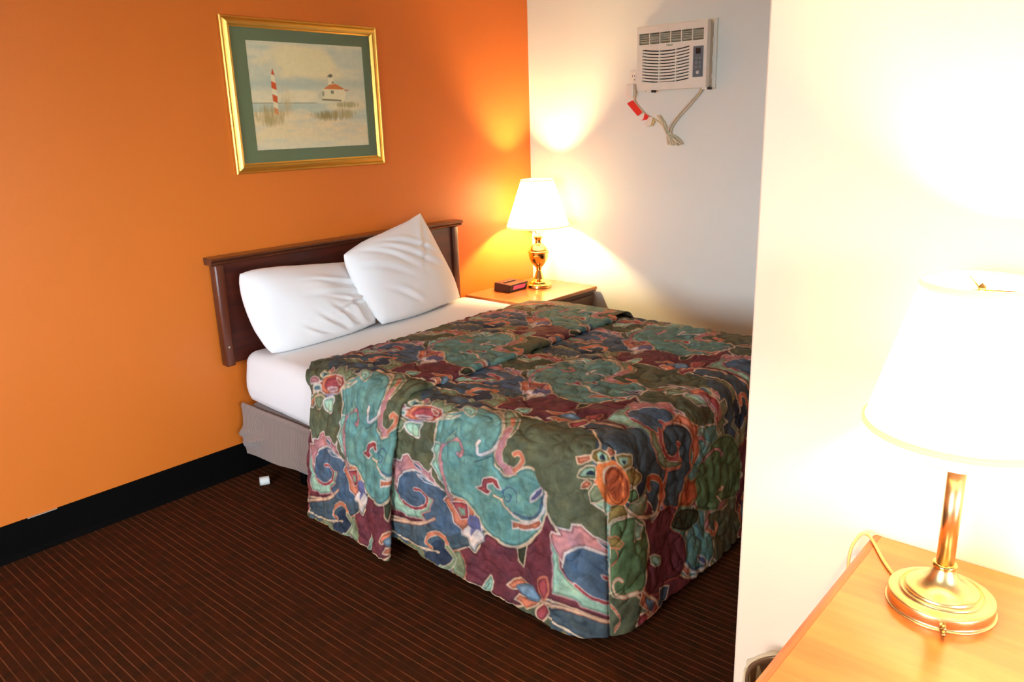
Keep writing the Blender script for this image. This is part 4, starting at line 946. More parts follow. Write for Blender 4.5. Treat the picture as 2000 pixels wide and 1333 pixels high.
def spread_grids():
    xc, yc = SP_XL + SP_RC, SP_YF + SP_RC
    xr = SP_XR - SP_RC
    qmax_l = (SP_RC - SP_RE) + SP_RE * math.pi / 2 + 0.475
    nq = int(qmax_l / SP_STEP)
    q = np.linspace(0, qmax_l, nq)
    out = []                      # (pos grid, U grid, V grid)
    def hem_main(y):              # height of the lower hem along the left side
        return 0.035 + 0.055 * np.clip((y + 1.75) / 0.6, 0, 1)
    def normals(g):
        du = np.gradient(g, axis=0); dv = np.gradient(g, axis=1)
        n = np.cross(du, dv); n /= np.linalg.norm(n, axis=-1, keepdims=True) + 1e-12
        return n
    def finish(g, U, V, sign, amp=1.0):
        n = normals(g) * sign
        h = quilt_relief(U, V) * amp
        out.append((g + n * h[..., None], U, V, U, V))
    # --- main layer: left side + top + right side, from under the fold to the foot
    ys = np.arange(-1.04, yc - 1e-6, -SP_STEP); ys = np.append(ys, yc)
    def side_block(ys, hemf, lift, liftside, vshift, sign=1.0, edge=None):
        Q, Y = np.meshgrid(q, ys, indexing='ij')
        rho, z, t = spread_profile(Q, 0.0)
        hem = hemf(Y)
        zt = SP_ZT - SP_RE
        z = np.where(t > 0, zt - (zt - hem) * t, z)
        a_side = np.clip((Q - (SP_RC - SP_RE)) / (SP_RE * 1.2), 0, 1)
        wav = 0.010 * t * np.sin(Y * 9.0 + 1.0) + 0.008 * t * vnoise(Y, Y * 0, 4.0, 5, 2)
        yy = Y if edge is None else Y + edge(np.clip((Q - (SP_RC - SP_RE)) / (SP_RE * math.pi / 2), 0, 1), t, Y)
        lf = lift * (1 - a_side) + liftside * a_side * (0.5 + 0.5 * np.clip(t * 2, 0, 1))
        nx = np.sin(np.clip((Q - (SP_RC - SP_RE)) / SP_RE, 0, math.pi / 2)); nz = np.cos(np.clip((Q - (SP_RC - SP_RE)) / SP_RE, 0, math.pi / 2))
        x_ = xc - rho - wav - lf * nx
        zz = z + lf * nz
        gl = np.stack([x_, yy, np.maximum(zz, 0.012)], -1)
        Ul = xc - Q; Vl = Y + vshift
        return gl, Ul, Vl, t
    top_x = np.arange(xc, xr, SP_STEP); top_x = np.append(top_x, xr)
    def top_block(ys, lift, vshift):
        X, Y = np.meshgrid(top_x, ys, indexing='ij')
        z = SP_ZT + lift + 0.006 * vnoise(X, Y, 5, 91, 2)
        z -= 0.006 * vnoise(np.full_like(X, xc), Y, 5, 91, 2) * np.exp(-((X - xc) / 0.06) ** 2)
        return np.stack([X, Y, z], -1), X, Y + vshift
    qr = np.linspace(0, qmax_l, 90)
    def right_block(ys, lift, vshift):
        Q, Y = np.meshgrid(qr, ys[::3] if len(ys) > 6 else ys, indexing='ij')
        rho, z, t = spread_profile(Q, 0.05)
        x_ = xr + rho; return np.stack([x_, Y, z + lift * (1 - t)], -1), xr + Q, Y + vshift
    gl, Ul, Vl, t = side_block(ys, hem_main, 0.0, 0.0, 0.0)
    gt, Ut, Vt = top_block(ys, 0.0, 0.0)
    # join left side and top into one sheet (q runs outward, so reverse it)
    G = np.concatenate([gl[::-1], gt[1:]], 0); U = np.concatenate([Ul[::-1], Ut[1:]], 0); V = np.concatenate([Vl[::-1], Vt[1:]], 0)
    finish(G, U, V, -1.0)
    gr, Ur, Vr = right_block(ys, 0.0, 0.0); finish(gr, Ur, Vr, -1.0)
    # --- foot: q runs outward to -y
    def foot_block(xs, qv):
        X, Q = np.meshgrid(xs, qv, indexing='ij')
        rho, z, t = spread_profile(Q, 0.034)
        wav = 0.012 * t * np.sin(X * 8.0 + 0.6) + 0.008 * t * vnoise(X, X * 0, 4, 15, 2)
        fade = np.clip((X - xc) / 0.15, 0, 1)
        zz = z + np.where(Q < 0.1, 0.006 * vnoise(X, np.full_like(X, yc), 5, 91, 2) * (1 - Q / 0.1) * fade, 0)
        return np.stack([X, yc - rho - wav * fade, zz], -1), X, yc - Q
    gf, Uf, Vf = foot_block(top_x, q); finish(gf, Uf, Vf, -1.0)
    # --- left foot corner: quarter fan
    ph = np.linspace(0, math.pi / 2, 110)
    PH, Q = np.meshgrid(ph, q, indexing='ij')
    rho, z, t = spread_profile(Q, 0.034)
    drop = Q - rho + 0.038 * t ** 1.3
    x_ = xc - rho * np.cos(PH); y_ = yc - rho * np.sin(PH)
    rr = rho - 0.038 * t ** 1.3
    seam = math.radians(53)
    left = PH < seam
    U = np.where(left, xc - rr * np.cos(PH) - drop, xc - rr * np.cos(PH))
    V = np.where(left, yc - rr * np.sin(PH), yc - rr * np.sin(PH) - drop)
    g = np.stack([x_, y_, z], -1)
    # stitched seam pulls in a narrow groove
    gro = 0.005 * np.exp(-((PH - seam) / 0.03) ** 2) * np.clip(t * 6, 0, 1)
    g[..., 0] += gro * np.cos(PH); g[..., 1] += gro * np.sin(PH)
    sm = 1 - np.exp(-((PH - seam) / 0.05) ** 2)
    n = normals(g); h = quilt_relief(U, V) * sm * np.clip(Q / 0.03, 0, 1)
    out.append((g - n * h[..., None], U, V, xc - Q * np.cos(PH), yc - Q * np.sin(PH)))
    # --- right foot corner, coarse
    ph2 = np.linspace(0, math.pi / 2, 30)
    PH, Q = np.meshgrid(ph2, qr, indexing='ij')
    rho, z, t = spread_profile(Q, 0.034)
    g = np.stack([xr + rho * np.sin(PH), yc - rho * np.cos(PH), z], -1)
    out.append((g, xr + rho * np.sin(PH), yc - rho * np.cos(PH) - (SP_ZT - z), None, None))
    # --- turned-up band at the head end of the spread, lying on top and hanging lower at the side
    VS = 0.0
    yb = np.arange(-0.545, SP_FOLD - 1e-6, -SP_STEP)
    def hem_band(y): return 0.055 - 0.035 * np.clip((-y - 0.66) / 0.45, 0, 1)
    def head_edge(a, t, Y):
        k_ = np.clip((Y - SP_FOLD) / (-0.545 - SP_FOLD), 0, 1)
        return (-0.125 * a * k_) + (0.020 * a + 0.028 * np.clip(t * 3, 0, 1)) * (1 - k_)
    gl, Ul, Vl, t = side_block(yb, hem_band, 0.026, 0.046, BAND_SHIFT, edge=head_edge)
    gt, Ut, Vt = top_block(yb, 0.026, BAND_SHIFT)
    # settle the head edge of the band onto the sheet
    def settle(g, Y0):
        k_ = np.clip((g[..., 1] + 0.80) / 0.255, 0, 1)
        g[..., 2] -= 0.036 * k_ ** 1.5 * (g[..., 2] > 0.5)
        return g
    G = np.concatenate([gl[::-1], gt[1:]], 0); U = np.concatenate([Ul[::-1], Ut[1:]], 0); V = np.concatenate([Vl[::-1], Vt[1:]], 0)
    G[..., 2] -= 0.030 * np.clip((V - BAND_SHIFT + 0.80) / 0.255, 0, 1) ** 1.5 * np.clip((G[..., 0] - SP_XL + 0.02) / 0.06, 0, 1)
    n = normals(G) * -1.0
    G = G + n * quilt_relief(U, V)[..., None]
    # roll under at the fold: half turn with the layer thickness, then back beneath
    roll = []; Ur2 = []; Vr2 = []
    last, lastn = G[:, -1], n[:, -1]
    rr_ = 0.0125
    for a in np.linspace(0, math.pi, 14)[1:]:
        roll.append(last - lastn * (rr_ * (1 - math.cos(a))) + np.array([0, -1.0, 0]) * rr_ * math.sin(a))
        Ur2.append(U[:, -1]); Vr2.append(V[:, -1] - rr_ * a)
    end = roll[-1]
    for s in np.linspace(0.006, 0.05, 8):
        roll.append(end + np.array([0, s, 0])); Ur2.append(U[:, -1]); Vr2.append(V[:, -1] - rr_ * math.pi - s)
    G = np.concatenate([G, np.stack(roll, 1)], 1); U = np.concatenate([U, np.stack(Ur2, 1)], 1); V = np.concatenate([V, np.stack(Vr2, 1)], 1)
    out.append((G, U, V, None, None))
    gr, Ur, Vr = right_block(yb, 0.026, BAND_SHIFT); 
    gr[..., 2] -= 0.030 * np.clip((gr[..., 1] + 0.80) / 0.255, 0, 1) ** 1.5 * np.clip((SP_XR - gr[..., 0]) / 0.06, 0, 1)
    gr[..., 0] += 0.02 * np.clip(-(gr[..., 2] - SP_ZT) * 8, 0, 1)
    out.append((gr, Ur, Vr, None, None))
    return out
BAND_SHIFT = -0.515

PAL = {'olive': (84, 84, 60), 'teal': (96, 132, 122), 'maroon': (98, 42, 48), 'blue': (72, 88, 106), 'navy': (40, 48, 62), 'cream': (198, 166, 136),
       'pink': (176, 116, 114), 'coral': (184, 104, 76), 'orange': (206, 108, 54), 'mint': (140, 166, 142), 'sage': (118, 122, 90), 'gold': (134, 110, 58),
       'lilac': (98, 94, 128), 'rose': (148, 62, 64), 'green': (84, 104, 66), 'ltblue': (104, 124, 140), 'white': (198, 178, 168), 'dkteal': (60, 92, 94),
       'slate': (64, 74, 80), 'rust': (160, 72, 40), 'dkolive': (54, 54, 34)}

def paint_tile(px):
    """one repeat of the printed cloth as an array [V, U, rgb] in linear light"""
    Tu, Tv = PRINT_T
    nu, nv = int(round(Tu / px)), int(round(Tv / px))
    uu, vv = np.meshgrid((np.arange(nu) + 0.5) * px, (np.arange(nv) + 0.5) * px)
    img = np.ones((nv, nu, 3)) * L3(PAL['olive'])
    rough = 0.0022
    jit = vnoise(uu, vv, 70, 5, 2); jit2 = vnoise(uu + 4, vv + 2, 70, 9, 2)
    su, sv = uu + jit * rough, vv + jit2 * rough
    for sh in PRINT_SHAPES:
        kind, col, ocol, ow, pts = sh
        pts = np.array(pts)
        closed = kind in 'PS'
        p = crom(pts, closed) if kind in 'SL' else pts
        pad = 0.03
        lo, hi = p.min(0) - pad, p.max(0) + pad
        for iu in range(math.floor(lo[0] / Tu), math.floor(hi[0] / Tu) + 1):
            for iv in range(math.floor(lo[1] / Tv), math.floor(hi[1] / Tv) + 1):
                q = p - np.array([iu * Tu, iv * Tv])
                a0, b0 = q.min(0) - pad; a1, b1 = q.max(0) + pad
                i0, i1 = max(0, int(a0 / px)), min(nu, int(a1 / px) + 1)
                j0, j1 = max(0, int(b0 / px)), min(nv, int(b1 / px) + 1)
                if i1 <= i0 or j1 <= j0: continue
                X, Y = su[j0:j1, i0:i1], sv[j0:j1, i0:i1]
                sub = img[j0:j1, i0:i1]
                if closed:
                    d = poly_sd(X, Y, q)
                    a = np.clip(0.5 - d / 0.003, 0, 1)[..., None]
                    sub = sub * (1 - a) + L3(PAL[col]) * a
                    if ocol:
                        # dye pools just inside the printed outline and runs paler beyond it
                        sub = sub * (1 - 0.42 * np.exp(-((d + ow * 0.5 + 0.0035) / 0.0030) ** 2) + 0.16 * np.exp(-((d + ow * 0.5 + 0.012) / 0.006) ** 2))[..., None]
                        a = np.clip((ow * 0.5 - np.abs(d)) / 0.002 + 0.5, 0, 1)[..., None] * 0.85
                        sub = sub * (1 - a) + L3(PAL[ocol]) * a
                else:
                    d = line_d(X, Y, q)
                    if ocol:
                        a = np.clip((ow * 0.5 + 0.0025 - d) / 0.002 + 0.5, 0, 1)[..., None] * 0.85
                        sub = sub * (1 - a) + L3(PAL[ocol]) * a
                    a = np.clip((ow * 0.5 - d) / 0.002 + 0.5, 0, 1)[..., None]
                    sub = sub * (1 - a) + L3(PAL[col]) * a
                img[j0:j1, i0:i1] = sub
    w1 = vnoise(uu, vv, 18, 101, 4); w2 = vnoise(uu + 2, vv + 1, 30, 107, 3)
    img = img * (1 + 0.55 * w1)[..., None] * (1 + w2[..., None] * np.array([0.35, 0.0, -0.35]))
    return np.clip(img, 0, 1)
def sample_tile(img, px, U, V):
    nv, nu = img.shape[:2]
    fu = U / px - 0.5; fv = V / px - 0.5
    iu = np.floor(fu).astype(int); iv = np.floor(fv).astype(int)
    tu = (fu - iu)[..., None]; tv = (fv - iv)[..., None]
    a = img[iv % nv, iu % nu]; b = img[iv % nv, (iu + 1) % nu]; c = img[(iv + 1) % nv, iu % nu]; d_ = img[(iv + 1) % nv, (iu + 1) % nu]
    return (a * (1 - tu) + b * tu) * (1 - tv) + (c * (1 - tu) + d_ * tu) * tv

def paint_over(col, SX, SY, shapes):
    """single motifs near the foot corner, laid over the repeat"""
    for kind, c, oc, ow, pts in shapes:
        p = crom(np.array(pts), kind == 'S') if kind in 'SL' else np.array(pts)
        lo, hi = p.min(0) - 0.03, p.max(0) + 0.03
        m = (SX > lo[0]) & (SX < hi[0]) & (SY > lo[1]) & (SY < hi[1])
        if not m.any(): continue
        X, Y = SX[m], SY[m]
        X = X + 0.0022 * vnoise(X, Y, 70, 5, 2); Y = Y + 0.0022 * vnoise(X + 4, Y + 2, 70, 9, 2)
        sub = col[m]
        if kind == 'L':
            d = line_d(X, Y, p)
            if oc:
                a = np.clip((ow * 0.5 + 0.0025 - d) / 0.002 + 0.5, 0, 1)[:, None] * 0.85
                sub = sub * (1 - a) + L3(PAL[oc]) * a
            a = np.clip((ow * 0.5 - d) / 0.002 + 0.5, 0, 1)[:, None]
            sub = sub * (1 - a) + L3(PAL[c]) * a
        else:
            d = poly_sd(X, Y, p)
            a = np.clip(0.5 - d / 0.003, 0, 1)[:, None]
            sub = sub * (1 - a) + L3(PAL[c]) * a
            if oc:
                sub = sub * (1 - 0.42 * np.exp(-((d + ow * 0.5 + 0.0035) / 0.0030) ** 2) + 0.16 * np.exp(-((d + ow * 0.5 + 0.012) / 0.006) ** 2))[:, None]
                a = np.clip((ow * 0.5 - np.abs(d)) / 0.002 + 0.5, 0, 1)[:, None] * 0.85
                sub = sub * (1 - a) + L3(PAL[oc]) * a
        col[m] = sub

def build_bedspread():
    px = 0.0018
    img = paint_tile(px)
    gs = spread_grids()
    cols = []
    for g, U, V, SX, SY in gs:
        c = sample_tile(img, px, U, V)
        if SX is not None: paint_over(c, SX, SY, CORNER_SHAPES)
        cols.append(c)
    me = grid_mesh('bedspread', [q[0] for q in gs], cols)
    o = link('bedspread', me, 'printed_quilt')
    tag(o, 'quilted floral bedspread in green, blue and maroon with a turned-up fold', 'bedspread')
build_bedspread()

# ------------------------------------------------------------------ nightstand, lamp and clock in the corner
NS_Z = 0.552
def build_nightstand():
    x0, x1, y0, y1 = -0.60, -0.035, -0.475, -0.02
    root = empty('nightstand', ((x0 + x1) / 2, (y0 + y1) / 2, 0), 'low wooden nightstand in the corner beside the bed', 'nightstand')
    o = ((x0 + x1) / 2, (y0 + y1) / 2, 0)
    box('top', (x0 - 0.015, y0 - 0.016, NS_Z - 0.022), (x1 + 0.022, y1 + 0.012, NS_Z), 'nightstand_top', root, 0.006, 3, off=o)
    box('edge_moulding', (x0 - 0.01, y0 - 0.011, NS_Z - 0.030), (x1 + 0.016, y1 + 0.012, NS_Z - 0.0215), 'nightstand_side', root, 0.003, off=o)
    box('body', (x0, y0, 0.07), (x1, y1, NS_Z - 0.0295), 'nightstand_side', root, 0.002, off=o)
    box('plinth', (x0 + 0.02, y0 + 0.03, 0.0), (x1 - 0.02, y1, 0.0705), 'nightstand_side', root, off=o)
    for za, zb in ((0.09, 0.29), (0.305, 0.505)):
        d_ = box('drawer', (x0 + 0.02, y0 - 0.016, za), (x1 - 0.02, y0 + 0.001, zb), 'nightstand_side', root, 0.004, off=o)
        kn = lathe('knob', smooth_prof([(0.006, 0.0), (0.006, 0.01), (0.015, 0.018), (0.012, 0.026), (0.0, 0.028)], 4), 'aged_brass', d_, 20)
        kn.rotation_euler = (math.radians(90), 0, 0); kn.location = (0, y0 - 0.015 - o[1], (za + zb) / 2)
build_nightstand()

def bulb_light(name, loc, watts, radius, parent):
    ld = bpy.data.lights.new(name, 'POINT')
    ld.energy = watts; ld.color = LAMP_COL; ld.shadow_soft_size = radius
    lo = bpy.data.objects.new(name, ld); lo.location = loc; lo.parent = parent
    COL.objects.link(lo)

def shade(root, r0, r1, z0, z1, trim=0.006):
    t = 0.0016
    pr = [(r0, z0), (r1, z1), (r1 - t, z1), (r0 - t, z0), (r0, z0)]
    lathe('lamp_shade', [(r0 + (r1 - r0) * k_ / 10, z0 + (z1 - z0) * k_ / 10) for k_ in range(11)], 'lampshade_cloth', root, 72, False)
    for r, z, s in ((r0, z0, 1), (r1, z1, -1)):
        pts = [(r + 0.0012, z - 0.002 * s), (r + 0.0030, z + trim * 0.25 * s), (r + 0.0024, z + trim * s), (r + 0.0003 + (r1 - r0) / (z1 - z0) * trim * s, z + trim * 1.1 * s)]
        lathe('shade_trim', pts, 'lampshade_trim', root, 72, False)
    # spider ring and finial in the top opening
    zt = z1 - 0.012
    for a in range(3):
        an = a * 2 * math.pi / 3 + 0.4
        tube('spider_arm', [(0, 0, zt), (r1 * 0.98 * math.cos(an), r1 * 0.98 * math.sin(an), zt + 0.006)], 0.0016, 'aged_brass', root, 6, 0)
    lathe('finial', smooth_prof([(0.004, zt), (0.006, zt + 0.004), (0.004, zt + 0.007), (0.0, zt + 0.011)], 4), 'polished_brass', root, 16)

def build_far_lamp():
    root = empty('table_lamp', (-0.214, -0.221, NS_Z), 'brass urn table lamp with cream shade, lit on the corner nightstand', 'lamp', 'lit table lamps')
    lathe('base', smooth_prof([(0.0, 0.0), (0.068, 0.0), (0.072, 0.006), (0.071, 0.016), (0.062, 0.022), (0.056, 0.030), (0.050, 0.036), (0.036, 0.044), (0.030, 0.048)], 4), 'polished_brass', root)
    lathe('stem', smooth_prof([(0.030, 0.046), (0.022, 0.070), (0.016, 0.092), (0.014, 0.098), (0.019, 0.103), (0.014, 0.108), (0.018, 0.114)], 5), 'polished_brass', root)
    lathe('urn', smooth_prof([(0.016, 0.112), (0.034, 0.132), (0.050, 0.158), (0.057, 0.185), (0.058, 0.200), (0.062, 0.203), (0.063, 0.208), (0.058, 0.211), (0.052, 0.222), (0.038, 0.240), (0.024, 0.250)], 6), 'polished_brass', root, 56)
    lathe('neck', smooth_prof([(0.024, 0.248), (0.019, 0.258), (0.019, 0.272), (0.027, 0.288), (0.028, 0.292), (0.012, 0.294)], 5), 'polished_brass', root)
    lathe('socket', [(0.015, 0.292), (0.017, 0.296), (0.017, 0.330), (0.015, 0.345), (0.010, 0.350)], 'porcelain_white', root, 24)
    lathe('bulb', smooth_prof([(0.012, 0.352), (0.016, 0.37), (0.028, 0.40), (0.030, 0.42), (0.022, 0.442), (0.0, 0.45)], 5), 'bulb_glass', root, 24)
    sw = tube('switch', [(0.016, -0.006, 0.318), (0.030, -0.012, 0.318)], 0.0028, 'aged_brass', root, 8, 0)
    for s in (-1, 1):
        tube('harp', [(s * 0.016, 0, 0.31), (s * 0.045, 0, 0.36), (s * 0.052, 0, 0.44), (s * 0.035, 0, 0.55), (0, 0, 0.600)], 0.0018, 'aged_brass', root, 6)
    shade(root, 0.178, 0.090, 0.352, 0.612)
    bulb_light('bulb_light', (0, 0, 0.475), LAMP_FAR_W, 0.03, root)
    tube('cord', [(0.06, 0.03, 0.004), (0.10, 0.06, 0.004), (0.13, 0.12, 0.004), (0.15, 0.17, 0.003)], 0.003, 'cord_beige', root)
build_far_lamp()

def build_clock():
    x0, x1, y0, y1, z = -0.448, -0.292, -0.205, -0.075, NS_Z + 0.001
    cx, cy = (x0 + x1) / 2, (y0 + y1) / 2
    root = empty('alarm_clock', (cx, cy, z), 'small black alarm clock with red display beside the brass lamp', 'clock')
    # wedge case, front leaning back
    vs_ = [(x0, y1, 0.0), (x1, y1, 0.0), (x1, y0 + 0.012, 0.0), (x0, y0 + 0.012, 0.0), (x0 + 0.004, y1 - 0.004, 0.048), (x1 - 0.004, y1 - 0.004, 0.048), (x1 + 0.002, y0, 0.043), (x0 - 0.002, y0, 0.043)]
    vs_ = [(a - cx, b - cy, c) for a, b, c in vs_]
    me = pydata('case', vs_, [(3, 2, 1, 0), (4, 5, 6, 7), (0, 1, 5, 4), (1, 2, 6, 5), (2, 3, 7, 6), (3, 0, 4, 7)])
    b = bmesh.new(); b.from_mesh(me); bmesh.ops.recalc_face_normals(b, faces=b.faces); bmesh.ops.bevel(b, geom=list(b.edges), offset=0.003, segments=2, affect='EDGES'); b.to_mesh(me); b.free()
    link('case', me, 'clock_black', root)
    ang = math.atan2(0.012, 0.043)
    dm = box('display', (-0.054, -0.0015, -0.011), (0.048, 0.0, 0.012), 'clock_display', root)
    dm.location = (0.006, y0 + 0.0055 - cy, 0.023); dm.rotation_euler = (ang, 0, 0)
    for i in range(3):
        box('button', (-0.05 + i * 0.036, 0.0, 0.0465), (-0.026 + i * 0.036, 0.014, 0.0505), 'clock_top', root, 0.001)
build_clock()

# ------------------------------------------------------------------ air conditioner on the white wall
def build_ac():
    D = -0.085
    y0, y1, z0, z1 = -1.172, -0.785, 1.613, 1.913
    cy, cz = (y0 + y1) / 2, (z0 + z1) / 2
    root = empty('air_conditioner', (0, cy, z0), 'white window-style air conditioner set high in the white wall', 'air conditioner')
    o = (0, cy, z0)
    def bx_(name, lo, hi, mat, bev=0.0, par=root): return box(name, lo, hi, mat, par, bev, 2, off=o)
    bx_('chassis', (-0.055, y0 + 0.006, z0 + 0.008), (-0.001, y1 - 0.006, z1 - 0.008), 'ac_side', 0.002)
    fl = boxes('wall_flange', [((-0.012, y0 - 0.012 - cy, z1 - 0.006 - z0), (-0.001, y1 + 0.012 - cy, z1 + 0.016 - z0)),
                               ((-0.012, y0 - 0.012 - cy, -0.006), (-0.001, y0 + 0.008 - cy, z1 - 0.006 - z0)),
                               ((-0.012, y1 - 0.008 - cy, -0.006), (-0.001, y1 + 0.012 - cy, z1 - 0.006 - z0))], 'ac_plastic', root)
    for zz in (1.665, 1.745, 1.83):
        bx_('side_clip', (-0.018, y0 - 0.002, zz - 0.012), (-0.012, y0 + 0.007, zz + 0.012), 'outlet_white')
    # front panel as a frame of bars round two recesses
    vy0, vy1, vz0, vz1 = -1.153, -0.797, 1.831, 1.883        # upper vent
    ly0, ly1, lz0, lz1 = -1.079, -0.818, 1.648, 1.808        # lower louvre field
    X0, X1 = D, -0.054
    bars = [((X0, y0, z0), (X1, y1, lz0)), ((X0, y0, lz1), (X1, y1, vz0)), ((X0, y0, vz1), (X1, y1, z1)),
            ((X0, y0, lz0), (X1, ly0, lz1)), ((X0, ly1, lz0), (X1, y1, lz1)), ((X0, y0, vz0), (X1, vy0, vz1)), ((X0, vy1, vz0), (X1, y1, vz1))]
    boxes('front_panel', [(tuple(a - b for a, b in zip(lo, o)), tuple(a - b for a, b in zip(hi, o))) for lo, hi in bars], 'ac_plastic', root)
    extrude_profile('panel_edge', [(a - 0, b - z0) for a, b in [(D + 0.001, z1), (D + 0.006, z1 + 0.006), (D + 0.018, z1 + 0.008), (-0.056, z1 + 0.006), (-0.056, z1)]], 'y', y0 - cy, y1 - cy, 'ac_plastic', root)
    bx_('vent_recess', (-0.062, vy0, vz0), (-0.054, vy1, vz1), 'ac_vent_recess')
    bx_('louver_recess', (-0.066, ly0, lz0), (-0.054, ly1, lz1), 'ac_recess')
    w6 = (vy1 - vy0) / 6
    for i in range(1, 6):
        yy = vy0 + i * w6
        bx_('vent_divider', (D, yy - 0.0022, vz0), (-0.062, yy + 0.0022, vz1), 'ac_plastic')
    for j in range(1, 5):
        zz = vz0 + (vz1 - vz0) * j / 5
        for i in range(6):
            bl = bx_('vent_vane', (-0.0005, -w6 / 2 + 0.004, -0.0022), (0.012, w6 / 2 - 0.004, 0.0022), 'ac_side', 0.0) if False else \
                box('vent_vane', (-0.006, -w6 / 2 + 0.0025, -0.0014), (0.006, w6 / 2 - 0.0025, 0.0014), 'ac_side', root)
            bl.location = (-0.072, vy0 + (i + 0.5) * w6 - cy, zz - z0)
            bl.rotation_euler = (0, math.radians(18 + (i * 7 + j * 5) % 22), 0)
    # curved louvre slats, sagging to the middle
    ns = 10
    for j in range(-1, ns + 1):
        zc = lz0 + (lz1 - lz0) * (j + 1) / (ns + 1) + (0.0045 if j == ns else -0.0045 if j < 0 else 0.0)
        prof = []
        n = 14; vs_ = []; fs = []
        hh = 0.0046 if 0 <= j < ns else 0.0085
        for i in range(n + 1):
            t = i / n; yy = ly0 + (ly1 - ly0) * t
            sag = -0.012 * (1 - (2 * t - 1) ** 2) + 0.005
            for xx, dz in ((D + 0.001, -hh), (D + 0.001, hh), (-0.067, hh), (-0.067, -hh)):
                vs_.append((xx, yy - cy, zc + sag + dz - z0))
        for i in range(n):
            for k_ in range(4):
                a, b = i * 4 + k_, i * 4 + (k_ + 1) % 4
                fs.append((a, b, b + 4, a + 4))
        fs += [(0, 1, 2, 3), tuple(n * 4 + k_ for k_ in (3, 2, 1, 0))]
        me = pydata('louver', vs_, fs); b = bmesh.new(); b.from_mesh(me); bmesh.ops.recalc_face_normals(b, faces=b.faces); b.to_mesh(me); b.free()
        link('louver', me, 'ac_plastic', root)
    for t in (0.365, 0.72):
        yy = ly1 - (ly1 - ly0) * t
        bx_('louver_divider', (D + 0.0005, yy - 0.003, lz0), (-0.067, yy + 0.003, lz1), 'ac_plastic')
    cp = bx_('control_panel', (D - 0.002, -1.155, 1.662), (D + 0.001, -1.101, 1.803), 'ac_control', 0.0008)
    bx_('display', (D - 0.0032, -1.140, 1.768), (D - 0.0018, -1.116, 1.794), 'ac_screen', 0, cp)
    for zz in (1.748, 1.728, 1.708):
        for yy in (-1.139, -1.118):
            bx_('button', (D - 0.0034, yy - 0.006, zz - 0.005), (D - 0.0018, yy + 0.006, zz + 0.005), 'ac_key', 0.0008, cp)
    pb = lathe('power_button', [(0.0, 0.0), (0.0085, 0.0), (0.0085, 0.002), (0.0, 0.003)], 'button_silver', cp, 20)
    pb.rotation_euler = (0, math.radians(-90), 0); pb.location = (D - 0.0018, -1.128 - cy, 1.683 - z0)
    tc = bpy.data.curves.new('brand_lettering', 'FONT'); tc.body = 'Haier'; tc.size = 0.017; tc.align_x = 'CENTER'; tc.align_y = 'CENTER'; tc.extrude = 0.0004
    to = bpy.data.objects.new('tmp', tc); COL.objects.link(to)
    dg = bpy.context.evaluated_depsgraph_get(); me = bpy.data.meshes.new_from_object(to.evaluated_get(dg))
    bpy.data.objects.remove(to)
    me.materials.clear()
    lo = link('brand_lettering', me, 'logo_green', root)
    lo.rotation_euler = (math.radians(90), 0, math.radians(-90)); lo.location = (D - 0.0005, -0.972 - cy, 1.8195 - z0)
    for yy in (-0.845, -1.155):
        bx_('foot', (-0.075, yy - 0.018, z0 - 0.010), (-0.03, yy + 0.010, z0 + 0.001), 'outlet_white', 0.002)
        bx_('foot_bolt', (-0.07, yy - 0.024, z0 - 0.011), (-0.035, yy - 0.0185, z0 + 0.0005), 'dark_slot')
    # mains cord with plug, tags and a tied bundle
    def P(y, z, x=-0.016): return (x, y - cy, z - z0)
    cord = tube('power_cord', [P(-0.725, 1.640, -0.030), P(-0.742, 1.615, -0.034), P(-0.738, 1.590, -0.03), P(-0.728, 1.572), P(-0.752, 1.538), P(-0.790, 1.503), P(-0.822, 1.482), P(-0.868, 1.462), P(-0.900, 1.436), P(-0.925, 1.400), P(-0.945, 1.360)], 0.0042, 'cord_white', root)
    tube('cord_strand', [P(-0.935, 1.385, -0.022), P(-0.940, 1.425, -0.022), P(-0.965, 1.462), P(-1.015, 1.512), P(-1.06, 1.555), P(-1.10, 1.592), P(-1.118, 1.612, -0.03)], 0.0042, 'cord_white', root)
    tube('cord_strand', [P(-0.948, 1.395, -0.016), P(-0.957, 1.430, -0.016), P(-0.985, 1.468, -0.014), P(-1.04, 1.52, -0.012), P(-1.10, 1.582, -0.012), P(-1.128, 1.612, -0.03)], 0.0036, 'cord_white', root)
    for i, (dy, dz, dx) in enumerate(((0, 0, 0), (0.012, 0.004, 0.006), (-0.012, 0.004, 0.004), (0.022, -0.002, 0.0), (0.032, 0.006, 0.004))):
        s = 0.85 + 0.06 * i
        tube('cord_loop', [P(-0.872 - dy * 0.3, 1.484 + dz, -0.014 - dx), P(-0.895 - dy * 0.2, 1.462, -0.02 - dx), P(-0.926, 1.405, -0.022 - dx), P(-0.945 - dy, 1.368, -0.02 - dx), P(-0.955 - dy * 1.6, 1.342 + dz, -0.018 - dx),
                           P(-0.968 - dy * 1.5, 1.348, -0.012 - dx), P(-0.958 - dy, 1.375, -0.012 - dx), P(-0.933, 1.408, -0.012 - dx), P(-0.905 - dy * 0.2, 1.452, -0.012 - dx), P(-0.880, 1.488, -0.012 - dx)], 0.0036, 'cord_white', root, 7)
    tube('cord_tie', [P(-0.915, 1.408, -0.014), P(-0.93, 1.412, -0.036), P(-0.946, 1.404, -0.014), P(-0.93, 1.400, -0.006), P(-0.915, 1.408, -0.014)], 0.002, 'cord_white', root)
    pl = box('plug', (-0.044, -0.712 - 0.026 - cy, 1.585 - z0), (-0.012, -0.712 + 0.018 - cy, 1.652 - z0), 'outlet_white', root, 0.006, 2)
    pl['label'] = 'white safety plug in the wall outlet'
